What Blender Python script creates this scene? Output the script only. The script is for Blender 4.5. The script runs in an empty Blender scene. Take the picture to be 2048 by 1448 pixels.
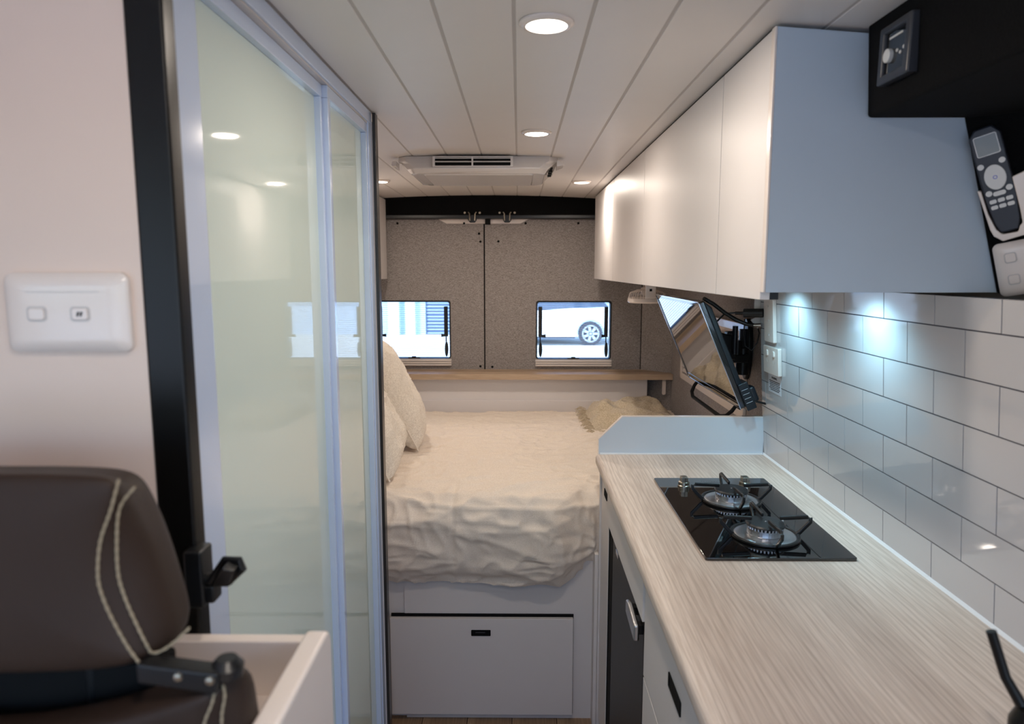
import bpy, bmesh, math, random
from mathutils import Vector, Matrix, noise
random.seed(7)
sc = bpy.context.scene
PI = math.pi
R = math.radians
# ------------------------------------------------------------------ camera
cam_d = bpy.data.cameras.new('camera'); cam = bpy.data.objects.new('camera', cam_d)
sc.collection.objects.link(cam); sc.camera = cam
cam.location = (0, 0, 1.5); cam.rotation_euler = (R(90 - 7.568), 0, R(0.527))
cam_d.sensor_width = 36; cam_d.lens = 1400 / 2048 * 36
cam_d.clip_start = .02; cam_d.clip_end = 500
cam_d.dof.use_dof = True; cam_d.dof.focus_distance = 2.05; cam_d.dof.aperture_fstop = 5.0
# ------------------------------------------------------------------ sky, sun, exposure
w = bpy.data.worlds.new('sky'); sc.world = w; w.use_nodes = True
nt = w.node_tree; bg = nt.nodes['Background']
sky = nt.nodes.new('ShaderNodeTexSky'); sky.sky_type = 'NISHITA'; sky.sun_disc = False
sky.sun_elevation = R(55); sky.sun_rotation = R(150); sky.air_density = 1.0; sky.dust_density = 2.0; sky.ozone_density = 1.2
tint = nt.nodes.new('ShaderNodeMixRGB'); tint.blend_type = 'MULTIPLY'; tint.inputs[0].default_value = 1; tint.inputs[2].default_value = (.74, .95, 1.22, 1)
nt.links.new(sky.outputs[0], tint.inputs[1]); nt.links.new(tint.outputs[0], bg.inputs[0]); bg.inputs[1].default_value = 0.62
sun_d = bpy.data.lights.new('sun', 'SUN'); sun_d.energy = 5.5; sun_d.angle = R(.6); sun_d.color = (1, .97, .92)
sun = bpy.data.objects.new('sun', sun_d); sc.collection.objects.link(sun)
sun.rotation_euler = (R(38), 0, R(-28))
sc.view_settings.view_transform = 'Standard'; sc.view_settings.look = 'None'
sc.view_settings.exposure = 0.08; sc.view_settings.gamma = 1.0; sc.view_settings.use_curve_mapping = False
sc.cycles.use_denoising = True
sc.cycles.max_bounces = 10; sc.cycles.diffuse_bounces = 6; sc.cycles.glossy_bounces = 5
sc.cycles.transparent_max_bounces = 12; sc.cycles.sample_clamp_indirect = 8
sc.cycles.caustics_reflective = False; sc.cycles.caustics_refractive = False

def portal(name, loc, rot, sx, sy):
    d = bpy.data.lights.new(name, 'AREA'); d.shape = 'RECTANGLE'; d.size = sx; d.size_y = sy
    d.cycles.is_portal = True
    o = bpy.data.objects.new(name, d); sc.collection.objects.link(o); o.location = loc; o.rotation_euler = rot
# light -Z axis points into the van
portal('daylight_portal', (-.19, -1.62, 1.32), (R(90), 0, 0), 1.9, .85)
portal('daylight_portal', (-1.22, -.85, 1.32), (0, R(-90), 0), .85, 1.0)
portal('daylight_portal', (.88, -.85, 1.32), (0, R(90), 0), .85, 1.0)

LAMP = 3.5      # power of each ceiling downlight
WARM = (1.0, .87, .75)

# ------------------------------------------------------------------ materials
def lin(c):
    return tuple((x / 255 / 12.92) if x / 255 <= .04045 else ((x / 255 + .055) / 1.055) ** 2.4 for x in c) + (1,)
def mat(name, c, rough=.5, metal=0, spec=.5, var=.0, vscale=8, bump=0, bscale=200, coat=0, stretch=None, c2=None, detail=3, trans=0):
    m = bpy.data.materials.new(name); m.use_nodes = True; t = m.node_tree; b = t.nodes['Principled BSDF']
    b.inputs['Roughness'].default_value = rough; b.inputs['Metallic'].default_value = metal
    b.inputs['Specular IOR Level'].default_value = spec; b.inputs['Coat Weight'].default_value = coat
    b.inputs['Coat Roughness'].default_value = .03
    b.inputs['Transmission Weight'].default_value = trans
    tc = t.nodes.new('ShaderNodeTexCoord'); mp = t.nodes.new('ShaderNodeMapping')
    t.links.new(tc.outputs['Object'], mp.inputs[0])
    if stretch: mp.inputs['Scale'].default_value = stretch
    col = lin(c); col2 = lin(c2) if c2 else tuple(x * (1 - var) for x in col[:3]) + (1,)
    n = t.nodes.new('ShaderNodeTexNoise'); n.inputs['Scale'].default_value = vscale; n.inputs['Detail'].default_value = detail
    t.links.new(mp.outputs[0], n.inputs[0])
    r = t.nodes.new('ShaderNodeValToRGB'); r.color_ramp.elements[0].color = col2; r.color_ramp.elements[1].color = col
    r.color_ramp.elements[0].position = .3; r.color_ramp.elements[1].position = .7
    t.links.new(n.outputs[0], r.inputs[0]); t.links.new(r.outputs[0], b.inputs['Base Color'])
    if bump:
        n2 = t.nodes.new('ShaderNodeTexNoise'); n2.inputs['Scale'].default_value = bscale; n2.inputs['Detail'].default_value = 2
        bp = t.nodes.new('ShaderNodeBump'); bp.inputs['Strength'].default_value = bump; bp.inputs['Distance'].default_value = .002
        t.links.new(mp.outputs[0], n2.inputs[0]); t.links.new(n2.outputs[0], bp.inputs['Height']); t.links.new(bp.outputs[0], b.inputs['Normal'])
    return m
def emis(name, c, s):
    m = bpy.data.materials.new(name); m.use_nodes = True; b = m.node_tree.nodes['Principled BSDF']
    b.inputs['Base Color'].default_value = (.9, .9, .9, 1); b.inputs['Emission Color'].default_value = (*c, 1); b.inputs['Emission Strength'].default_value = s
    return m
def oak(name, pale, mid, dark, along=1):
    """oak: grain runs along local axis `along`"""
    m = bpy.data.materials.new(name); m.use_nodes = True; t = m.node_tree; b = t.nodes['Principled BSDF']
    L = t.links.new; N = t.nodes.new
    tc = N('ShaderNodeTexCoord'); sep = N('ShaderNodeSeparateXYZ'); L(tc.outputs['Object'], sep.inputs[0])
    def mapping(sc_):
        mp = N('ShaderNodeMapping'); mp.inputs['Scale'].default_value = sc_; L(tc.outputs['Object'], mp.inputs[0]); return mp
    a, c_ = (1.0, .06) if along == 1 else (.06, 1.0)
    # slow warp of the grain
    w0 = N('ShaderNodeTexNoise'); w0.inputs['Scale'].default_value = 7; w0.inputs['Detail'].default_value = 2
    L(mapping((a, c_ * 5, 1) if along == 1 else (a * 5, c_, 1)).outputs[0], w0.inputs[0])
    g = N('ShaderNodeTexNoise'); g.inputs['Scale'].default_value = 330; g.inputs['Detail'].default_value = 4
    g.inputs['Distortion'].default_value = .2
    L(mapping((a, .03, 1) if along == 1 else (.03, a, 1)).outputs[0], g.inputs[0])
    wv = N('ShaderNodeTexWave'); wv.wave_type = 'BANDS'; wv.bands_direction = 'X' if along == 1 else 'Y'
    wv.inputs['Scale'].default_value = 26; wv.inputs['Distortion'].default_value = 7; wv.inputs['Detail'].default_value = 2; wv.inputs['Detail Scale'].default_value = 1.1
    L(mapping((1, .14, 1) if along == 1 else (.14, 1, 1)).outputs[0], wv.inputs[0])
    # broad staves of slightly different tone
    bn = N('ShaderNodeTexNoise'); bn.inputs['Scale'].default_value = 9; bn.inputs['Detail'].default_value = 0
    L(mapping((1, .05, 1) if along == 1 else (.05, 1, 1)).outputs[0], bn.inputs[0])
    r1 = N('ShaderNodeValToRGB'); r1.color_ramp.elements[0].position = .34; r1.color_ramp.elements[1].position = .60
    r1.color_ramp.elements[0].color = lin(mid); r1.color_ramp.elements[1].color = lin(pale); L(g.outputs[0], r1.inputs[0])
    mx = N('ShaderNodeMixRGB'); mx.blend_type = 'MIX'; mx.inputs[2].default_value = lin(dark)
    mth = N('ShaderNodeMath'); mth.operation = 'POWER'; mth.inputs[1].default_value = 3; L(wv.outputs[1], mth.inputs[0])
    m2 = N('ShaderNodeMath'); m2.operation = 'MULTIPLY'; m2.inputs[1].default_value = .34; L(mth.outputs[0], m2.inputs[0])
    L(m2.outputs[0], mx.inputs[0]); L(r1.outputs[0], mx.inputs[1])
    mx2 = N('ShaderNodeMixRGB'); mx2.blend_type = 'MULTIPLY'; mx2.inputs[0].default_value = 1
    r2 = N('ShaderNodeValToRGB'); r2.color_ramp.interpolation = 'LINEAR'
    r2.color_ramp.elements[0].position = .42; r2.color_ramp.elements[0].color = (.80, .78, .77, 1)
    r2.color_ramp.elements[1].position = .56; r2.color_ramp.elements[1].color = (1, 1, 1, 1)
    L(bn.outputs[0], r2.inputs[0]); L(mx.outputs[0], mx2.inputs[1]); L(r2.outputs[0], mx2.inputs[2])
    L(mx2.outputs[0], b.inputs['Base Color'])
    b.inputs['Roughness'].default_value = .48
    bp = N('ShaderNodeBump'); bp.inputs['Strength'].default_value = .12; bp.inputs['Distance'].default_value = .001
    L(g.outputs[0], bp.inputs['Height']); L(bp.outputs[0], b.inputs['Normal'])
    return m
def woven(name, c1, c2, rough=.95, s=600, bump=.5, crinkle=0):
    m = bpy.data.materials.new(name); m.use_nodes = True; t = m.node_tree; b = t.nodes['Principled BSDF']
    L = t.links.new; N = t.nodes.new
    tc = N('ShaderNodeTexCoord')
    outs = []
    for sc_ in ((1, 1, .25), (.25, .25, 1)):
        mp = N('ShaderNodeMapping'); mp.inputs['Scale'].default_value = sc_; L(tc.outputs['Object'], mp.inputs[0])
        n = N('ShaderNodeTexNoise'); n.inputs['Scale'].default_value = s; n.inputs['Detail'].default_value = 1; L(mp.outputs[0], n.inputs[0]); outs.append(n)
    ad = N('ShaderNodeMath'); ad.operation = 'ADD'; L(outs[0].outputs[0], ad.inputs[0]); L(outs[1].outputs[0], ad.inputs[1])
    r = N('ShaderNodeValToRGB'); r.color_ramp.elements[0].color = lin(c1); r.color_ramp.elements[1].color = lin(c2)
    hf = N('ShaderNodeMath'); hf.operation = 'MULTIPLY'; hf.inputs[1].default_value = .5; L(ad.outputs[0], hf.inputs[0])
    r.color_ramp.elements[0].position = .38; r.color_ramp.elements[1].position = .62
    L(hf.outputs[0], r.inputs[0]); L(r.outputs[0], b.inputs['Base Color'])
    bp = N('ShaderNodeBump'); bp.inputs['Strength'].default_value = bump; bp.inputs['Distance'].default_value = .001
    L(hf.outputs[0], bp.inputs['Height']); L(bp.outputs[0], b.inputs['Normal'])
    if crinkle:
        mp2 = N('ShaderNodeMapping'); mp2.inputs['Scale'].default_value = (1, 1.9, 1.9); mp2.inputs['Rotation'].default_value = (0, 0, .5); L(tc.outputs['Object'], mp2.inputs[0])
        n3 = N('ShaderNodeTexNoise'); n3.noise_type = 'RIDGED_MULTIFRACTAL'; n3.inputs['Scale'].default_value = 7; n3.inputs['Detail'].default_value = 4; n3.inputs['Distortion'].default_value = 1.2; L(mp2.outputs[0], n3.inputs[0])
        bp2 = N('ShaderNodeBump'); bp2.inputs['Strength'].default_value = .55; bp2.inputs['Distance'].default_value = crinkle
        L(n3.outputs[0], bp2.inputs['Height']); L(bp.outputs[0], bp2.inputs['Normal']); L(bp2.outputs[0], b.inputs['Normal'])
    b.inputs['Roughness'].default_value = rough; b.inputs['Specular IOR Level'].default_value = .2
    b.inputs['Sheen Weight'].default_value = .0 if 'carpet' in name else .1
    return m
def pane_mat(name, tint):
    m = bpy.data.materials.new(name); m.use_nodes = True; t = m.node_tree
    for n in list(t.nodes):
        if n.type == 'BSDF_PRINCIPLED': t.nodes.remove(n)
    out = t.nodes['Material Output']; tr = t.nodes.new('ShaderNodeBsdfTransparent'); tr.inputs[0].default_value = (*tint, 1)
    gl = t.nodes.new('ShaderNodeBsdfGlossy'); gl.inputs['Roughness'].default_value = .02
    fr = t.nodes.new('ShaderNodeFresnel'); mx = t.nodes.new('ShaderNodeMixShader')
    t.links.new(fr.outputs[0], mx.inputs[0]); t.links.new(tr.outputs[0], mx.inputs[1]); t.links.new(gl.outputs[0], mx.inputs[2]); t.links.new(mx.outputs[0], out.inputs[0])
    return m

M = dict(
    ceil=mat('ceiling_white', (222, 217, 213), .42, bump=.03, bscale=400, var=.02),
    seam=mat('ceiling_seam', (190, 184, 180), .7),
    lamsplash=mat('pale_board', (200, 210, 220), .4, var=.015),
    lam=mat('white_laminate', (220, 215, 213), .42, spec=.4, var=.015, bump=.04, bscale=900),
    lamday=mat('daylit_laminate', (184, 199, 213), .42, var=.015, bump=.04, bscale=900),  # white laminate with cool daylight painted into the colour, for the cupboard end
    lamb=mat('bench_laminate', (214, 209, 206), .42, var=.015, bump=.04, bscale=900),
    wall=mat('partition_white', (226, 206, 192), .5, var=.02, bump=.05, bscale=700),
    alu=mat('daylit_powdercoat', (196, 212, 238), .16, coat=.6),  # white frame, the blue of reflected daylight mixed into its colour
    glass=mat('milk_glass', (206, 220, 214), .03, spec=.32, var=.01, vscale=1.5),
    blackmet=mat('black_powdercoat', (13, 12, 11), .30, spec=.28, bump=.06, bscale=1200),
    blackedge=mat('black_edge', (34, 31, 29), .28),
    carpet=woven('black_carpet', (1, 1, 2), (9, 9, 10), s=900, bump=.9),
    felt=woven('taupe_felt', (112, 106, 103), (174, 167, 164), s=620, bump=.3),
    linen=woven('cream_linen', (222, 208, 192), (238, 226, 212), s=900, bump=.3, crinkle=.016),
    cushion=woven('cushion_weave', (214, 202, 186), (238, 228, 214), s=420, bump=.8),
    throw=woven('throw_wool', (168, 152, 126), (214, 200, 176), s=500, bump=.9),
    leather=mat('dark_leather', (50, 35, 26), .55, spec=.3, bump=.35, bscale=900, c2=(40, 28, 21), vscale=4),
    thread=mat('cream_thread', (150, 136, 112), .8),
    plastic=mat('white_plastic', (230, 219, 211), .22, coat=.2),
    plasticgrey=mat('pale_plastic', (196, 190, 186), .3),
    acbody=mat('unit_plastic', (214, 211, 210), .16, coat=.4),
    blackpl=mat('black_plastic', (16, 17, 19), .35),
    matteblack=mat('matte_black', (10, 10, 10), .8, spec=.2),
    gapshade=mat('gap_shade', (6, 6, 7), .9),  # near-black that paints the shade inside seams and vent openings
    gloss=mat('black_glass', (4, 4, 5), .02, spec=.8, coat=.5),
    screen=mat('screen_glass', (6, 6, 7), .015, spec=1.0, coat=1.0),
    tvcase=mat('screen_case', (22, 30, 38), .3),
    tile=mat('tile_white', (196, 195, 197), .05, var=.015, vscale=3, coat=.15),
    grout=mat('grout_grey', (62, 60, 72), .6),
    sil=mat('white_sealant', (232, 236, 240), .3),
    oak=oak('oak_benchtop', (217, 204, 192), (196, 181, 168), (162, 147, 134)),
    oakshelf=oak('oak_shelf', (194, 170, 144), (176, 152, 126), (152, 128, 103), along=0),
    floorw=oak('floor_boards', (170, 142, 112), (146, 120, 94), (110, 88, 66)),
    steel=mat('brushed_steel', (190, 192, 196), .28, metal=1, bump=.05, bscale=300),
    satin=mat('satin_nickel', (168, 160, 146), .3, metal=1),
    chrome=mat('chrome', (200, 200, 204), .12, metal=1),
    iron=mat('enamel_black', (14, 14, 15), .3),
    cap=mat('burner_enamel', (22, 24, 27), .35, bump=.1, bscale=900),
    label=mat('label_paper', (206, 212, 220), .5),
    ink=mat('ink_black', (28, 30, 34), .7),
    fridge=mat('fridge_black', (30, 30, 31), .45, bump=.25, bscale=700),
    rubber=mat('black_rubber', (10, 12, 16), .5),
    pane=pane_mat('acrylic_pane', (.90, .96, 1.0)),
    lens=emis('lamp_lens', (1, .93, .82), 9),
    ledlens=emis('cool_lens', (.75, .92, 1), 4),
    concrete=mat('pale_concrete', (205, 205, 200), .9, var=.08, vscale=.6, bump=.2, bscale=8),
    shutter=mat('blue_grey_steel', (118, 142, 170), .5, var=.05),
    facade=mat('pale_facade', (176, 196, 214), .8, var=.05, vscale=1),
    column=mat('pale_column', (206, 220, 232), .7),
    car=mat('white_paint', (238, 240, 244), .2, coat=1),
    carglass=mat('dark_car_glass', (60, 74, 90), .05),
    tyre=mat('tyre', (58, 62, 70), .8),
    rim=mat('alloy', (190, 196, 204), .3, metal=.6),
    lcd=mat('lcd_grey', (120, 124, 122), .25),
    btn=mat('button_white', (214, 214, 212), .4),
    remote=mat('remote_dark', (38, 42, 52), .45),
    bezel=mat('grey_bezel', (52, 54, 60), .3),
    blue=mat('blue_mark', (90, 96, 190), .4),
)

# ------------------------------------------------------------------ mesh builder
class MB:
    def __init__(s): s.v = []; s.f = []
    def add(s, vs, fs):
        b = len(s.v); s.v += [Vector(p) for p in vs]; s.f += [tuple(b + i for i in f) for f in fs]; return s
    def box(s, x0, x1, y0, y1, z0, z1):
        return s.hexa([(x0, y0, z0), (x1, y0, z0), (x1, y1, z0), (x0, y1, z0), (x0, y0, z1), (x1, y0, z1), (x1, y1, z1), (x0, y1, z1)])
    def hexa(s, p):
        return s.add(p, [(0, 3, 2, 1), (4, 5, 6, 7), (0, 1, 5, 4), (1, 2, 6, 5), (2, 3, 7, 6), (3, 0, 4, 7)])
    def prism(s, poly, a0, a1, axis='y', inset=0):
        """poly = 2D points in the plane normal to axis; extrude a0..a1"""
        n = len(poly)
        def P(p, a):
            return (p[0], a, p[1]) if axis == 'y' else ((a, p[0], p[1]) if axis == 'x' else (p[0], p[1], a))
        vs = [P(p, a0) for p in poly] + [P(p, a1) for p in poly]
        fs = [tuple(range(n)), tuple(range(2 * n - 1, n - 1, -1))] + [(i, n + i, n + (i + 1) % n, (i + 1) % n) for i in range(n)]
        return s.add(vs, fs)
    def ring(s, outer, inner, a0, a1, axis='y'):
        n = len(outer)
        def P(p, a):
            return (p[0], a, p[1]) if axis == 'y' else ((a, p[0], p[1]) if axis == 'x' else (p[0], p[1], a))
        vs = [P(p, a) for a in (a0, a1) for L in (outer, inner) for p in L]
        fs = []
        for i in range(n):
            j = (i + 1) % n
            fs += [(i, j, n + j, n + i), (2 * n + i, 3 * n + i, 3 * n + j, 2 * n + j), (i, 2 * n + i, 2 * n + j, j), (n + i, n + j, 3 * n + j, 3 * n + i)]
        return s.add(vs, fs)
    def cyl(s, p0, p1, r0, r1=None, n=24):
        r1 = r0 if r1 is None else r1
        p0 = Vector(p0); p1 = Vector(p1); d = (p1 - p0).normalized()
        a = d.orthogonal().normalized(); b = d.cross(a)
        vs = [p0 + (a * math.cos(2 * PI * i / n) + b * math.sin(2 * PI * i / n)) * r0 for i in range(n)] + \
             [p1 + (a * math.cos(2 * PI * i / n) + b * math.sin(2 * PI * i / n)) * r1 for i in range(n)]
        return s.add(vs, [tuple(range(n - 1, -1, -1)), tuple(range(n, 2 * n))] + [(i, (i + 1) % n, n + (i + 1) % n, n + i) for i in range(n)])
    def tube(s, pts, r, n=10, caps=True):
        pts = [Vector(p) for p in pts]; rs = r if isinstance(r, (list, tuple)) else [r] * len(pts)
        vs = []; prev = None
        for i, p in enumerate(pts):
            d = (pts[min(i + 1, len(pts) - 1)] - pts[max(i - 1, 0)]).normalized()
            a = d.orthogonal().normalized() if prev is None else (prev - d * prev.dot(d)).normalized()
            prev = a; b = d.cross(a)
            vs += [p + (a * math.cos(2 * PI * k / n) + b * math.sin(2 * PI * k / n)) * rs[i] for k in range(n)]
        m = len(pts); fs = []
        for i in range(m - 1):
            for k in range(n):
                fs.append((i * n + k, i * n + (k + 1) % n, (i + 1) * n + (k + 1) % n, (i + 1) * n + k))
        if caps: fs += [tuple(range(n - 1, -1, -1)), tuple(range((m - 1) * n, m * n))]
        return s.add(vs, fs)
    def lathe(s, prof, c, n=32, axis='z'):
        """prof = (r, h) pairs"""
        vs = []
        for r, h in prof:
            for k in range(n):
                a = 2 * PI * k / n; u, v = r * math.cos(a), r * math.sin(a)
                vs.append((c[0] + u, c[1] + v, c[2] + h) if axis == 'z' else ((c[0] + u, c[1] + h, c[2] + v) if axis == 'y' else (c[0] + h, c[1] + u, c[2] + v)))
        m = len(prof); fs = [(i * n + k, i * n + (k + 1) % n, (i + 1) * n + (k + 1) % n, (i + 1) * n + k) for i in range(m - 1) for k in range(n)]
        fs += [tuple(range(n - 1, -1, -1)), tuple(range((m - 1) * n, m * n))]
        return s.add(vs, fs)
    def ribbon(s, pts, w_, t_, up=(0, 0, 1)):
        """bar of rectangular section (w_ sideways, t_ along up) through pts"""
        up = Vector(up); pts = [Vector(p) for p in pts]; vs = []
        for i, p in enumerate(pts):
            d = (pts[min(i + 1, len(pts) - 1)] - pts[max(i - 1, 0)]).normalized()
            sd = d.cross(up)
            sd = sd.normalized() if sd.length > 1e-4 else Vector((1, 0, 0)); u = sd.cross(d).normalized()
            vs += [p + sd * w_ / 2 + u * t_ / 2, p - sd * w_ / 2 + u * t_ / 2, p - sd * w_ / 2 - u * t_ / 2, p + sd * w_ / 2 - u * t_ / 2]
        m = len(pts)
        fs = [(i * 4 + k, i * 4 + (k + 1) % 4, (i + 1) * 4 + (k + 1) % 4, (i + 1) * 4 + k) for i in range(m - 1) for k in range(4)] + [(3, 2, 1, 0), (m * 4 - 4, m * 4 - 3, m * 4 - 2, m * 4 - 1)]
        return s.add(vs, fs)
def rrect(x0, x1, y0, y1, r, n=5):
    p = []
    for cx, cy, a0 in ((x1 - r, y1 - r, 0), (x0 + r, y1 - r, 90), (x0 + r, y0 + r, 180), (x1 - r, y0 + r, 270)):
        for i in range(n + 1):
            a = R(a0 + 90 * i / n); p.append((cx + r * math.cos(a), cy + r * math.sin(a)))
    return p
def outer_for(x0, x1, y0, y1, n=5):
    p = []
    for c in ((x1, y1), (x0, y1), (x0, y0), (x1, y0)): p += [c] * (n + 1)
    return p
def oval(cx, cy, rx, ry, n=24): return [(cx + rx * math.cos(2 * PI * i / n), cy + ry * math.sin(2 * PI * i / n)) for i in range(n)]

PO = {}
def obj(name, mb, m, parent=None, bevel=0, seg=2, smooth=False, label=None, cat=None, group=None, kind=None, subs=0, origin=None):
    vs = mb.v; lo = Vector([min(p[i] for p in vs) for i in range(3)]); hi = Vector([max(p[i] for p in vs) for i in range(3)])
    c = (lo + hi) / 2
    if parent is None and origin is None: c.z = lo.z
    if origin is not None: c = Vector(origin)
    me = bpy.data.meshes.new(name); me.from_pydata([p - c for p in vs], [], mb.f)
    bm = bmesh.new(); bm.from_mesh(me); bmesh.ops.remove_doubles(bm, verts=bm.verts, dist=1e-6); bmesh.ops.recalc_face_normals(bm, faces=bm.faces); bm.to_mesh(me); bm.free()
    me.materials.append(m if not isinstance(m, str) else M[m])
    o = bpy.data.objects.new(name, me); sc.collection.objects.link(o)
    PO[o.name] = c
    if parent is not None: o.parent = parent; o.location = c - PO[parent.name]
    else: o.location = c
    if bevel:
        b = o.modifiers.new('bevel', 'BEVEL'); b.width = bevel; b.segments = seg; b.limit_method = 'ANGLE'; b.angle_limit = R(35)
    if subs:
        b = o.modifiers.new('subdiv', 'SUBSURF'); b.levels = subs; b.render_levels = subs
    if smooth or bevel:
        for p in me.polygons: p.use_smooth = True
        if bevel and not subs:
            o.modifiers.new('wn', 'WEIGHTED_NORMAL').keep_sharp = False
        elif not subs:
            try: me.set_sharp_from_angle(angle=R(40))
            except Exception: pass
    if label: o['label'] = label
    if cat: o['category'] = cat
    if group: o['group'] = group
    if kind: o['kind'] = kind
    return o
def thing(name, label, cat, loc, rot=None, group=None, kind=None, mtx=None):
    o = bpy.data.objects.new(name, None); sc.collection.objects.link(o); o.empty_display_size = .05
    o.location = loc
    if rot is not None: o.rotation_euler = rot
    if mtx is not None:
        m4 = mtx.to_4x4(); m4.translation = Vector(loc); o.matrix_world = m4
    PO[o.name] = Vector((0, 0, 0)) if (rot is not None or mtx is not None) else Vector(loc)
    if label: o['label'] = label
    if cat: o['category'] = cat
    if group: o['group'] = group
    if kind: o['kind'] = kind
    return o
def st(name, mb, m, parent=None, **k):
    return obj(name, mb, m, parent, kind=None if parent is not None else 'structure', **k)
def copy_tree(o, parent=None):
    c = o.copy(); sc.collection.objects.link(c); PO[c.name] = PO[o.name]
    if parent is not None: c.parent = parent
    for ch in list(o.children): copy_tree(ch, c)
    return c

# ================================================================== SETTING
def zc(x): return 1.907 - .047 * (x + .19) ** 2
ROOMX0, ROOMX1, REAR, FRONT = -1.22, .88, 4.05, -1.6
# floor with boards
fl = st('floor', MB().box(ROOMX0, ROOMX1, FRONT, REAR, -.05, -.006), M['matteblack'])
x = ROOMX0
k = 0
while x < ROOMX1 - .01:
    x1 = min(x + .15, ROOMX1)
    obj('floor_board', MB().box(x + .001, x1 - .001, FRONT, REAR, -.006, 0), 'floorw', fl, bevel=.0008, seg=1)
    x = x1
# ceiling : backing + planks along the van
cb = MB(); N_ = 24
xs = [ROOMX0 + (ROOMX1 - ROOMX0) * i / N_ for i in range(N_ + 1)]
for i in range(N_):
    a, b = xs[i], xs[i + 1]
    cb.hexa([(a, FRONT, zc(a) + .0014), (b, FRONT, zc(b) + .0014), (b, REAR, zc(b) + .0014), (a, REAR, zc(a) + .0014), (a, FRONT, zc(a) + .03), (b, FRONT, zc(b) + .03), (b, REAR, zc(b) + .03), (a, REAR, zc(a) + .03)])
ce = st('ceiling', cb, 'seam')
g0 = -.008
PW = .1253
ks = range(int((ROOMX0 - g0) / PW) - 1, int((ROOMX1 - g0) / PW) + 1)
for k in ks:
    a = max(g0 + k * PW + .0030, ROOMX0); b = min(g0 + (k + 1) * PW - .0030, ROOMX1)
    if b - a < .02: continue
    z0, z1 = zc(a), zc(b)
    obj('ceiling_plank', MB().hexa([(a, FRONT, z0), (b, FRONT, z1), (b, REAR - .06, z1), (a, REAR - .06, z0), (a, FRONT, z0 + .008), (b, FRONT, z1 + .008), (b, REAR - .06, z1 + .008), (a, REAR - .06, z0 + .008)]), 'ceil', ce, bevel=.0012, seg=2)
# side walls
st('wall_right', MB().box(.86, .90, 2.17, REAR, 0, 1.9), 'felt')
st('wall_left', MB().box(ROOMX0 - .03, ROOMX0, .7, REAR, 0, 1.9), 'felt')
# cab shell (behind and beside the camera): low sides, posts, open glass
cs = MB().box(ROOMX0 - .03, ROOMX0, FRONT, .7, 0, .9).box(ROOMX0 - .03, ROOMX0, -.34, .7, .9, 1.9).box(ROOMX0 - .03, ROOMX0, FRONT, -1.36, .9, 1.9).box(ROOMX0 - .03, ROOMX0, -1.36, -.34, 1.75, 1.9)
st('wall_cab_left', cs, 'wall')
cs = MB().box(ROOMX1, ROOMX1 + .03, FRONT, 2.17, 0, .9).box(ROOMX1, ROOMX1 + .03, -.34, 2.17, .9, 1.9).box(ROOMX1, ROOMX1 + .03, FRONT, -1.36, .9, 1.9).box(ROOMX1, ROOMX1 + .03, -1.36, -.34, 1.75, 1.9)
st('wall_cab_right', cs, 'wall')
cs = MB().box(ROOMX0, ROOMX1, FRONT - .03, FRONT, 0, .9).box(ROOMX0, ROOMX1, FRONT - .03, FRONT, 1.75, 1.9).box(ROOMX0, -1.14, FRONT - .03, FRONT, .9, 1.75).box(.78, ROOMX1, FRONT - .03, FRONT, .9, 1.75)
st('wall_cab_front', cs, 'matteblack')

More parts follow.
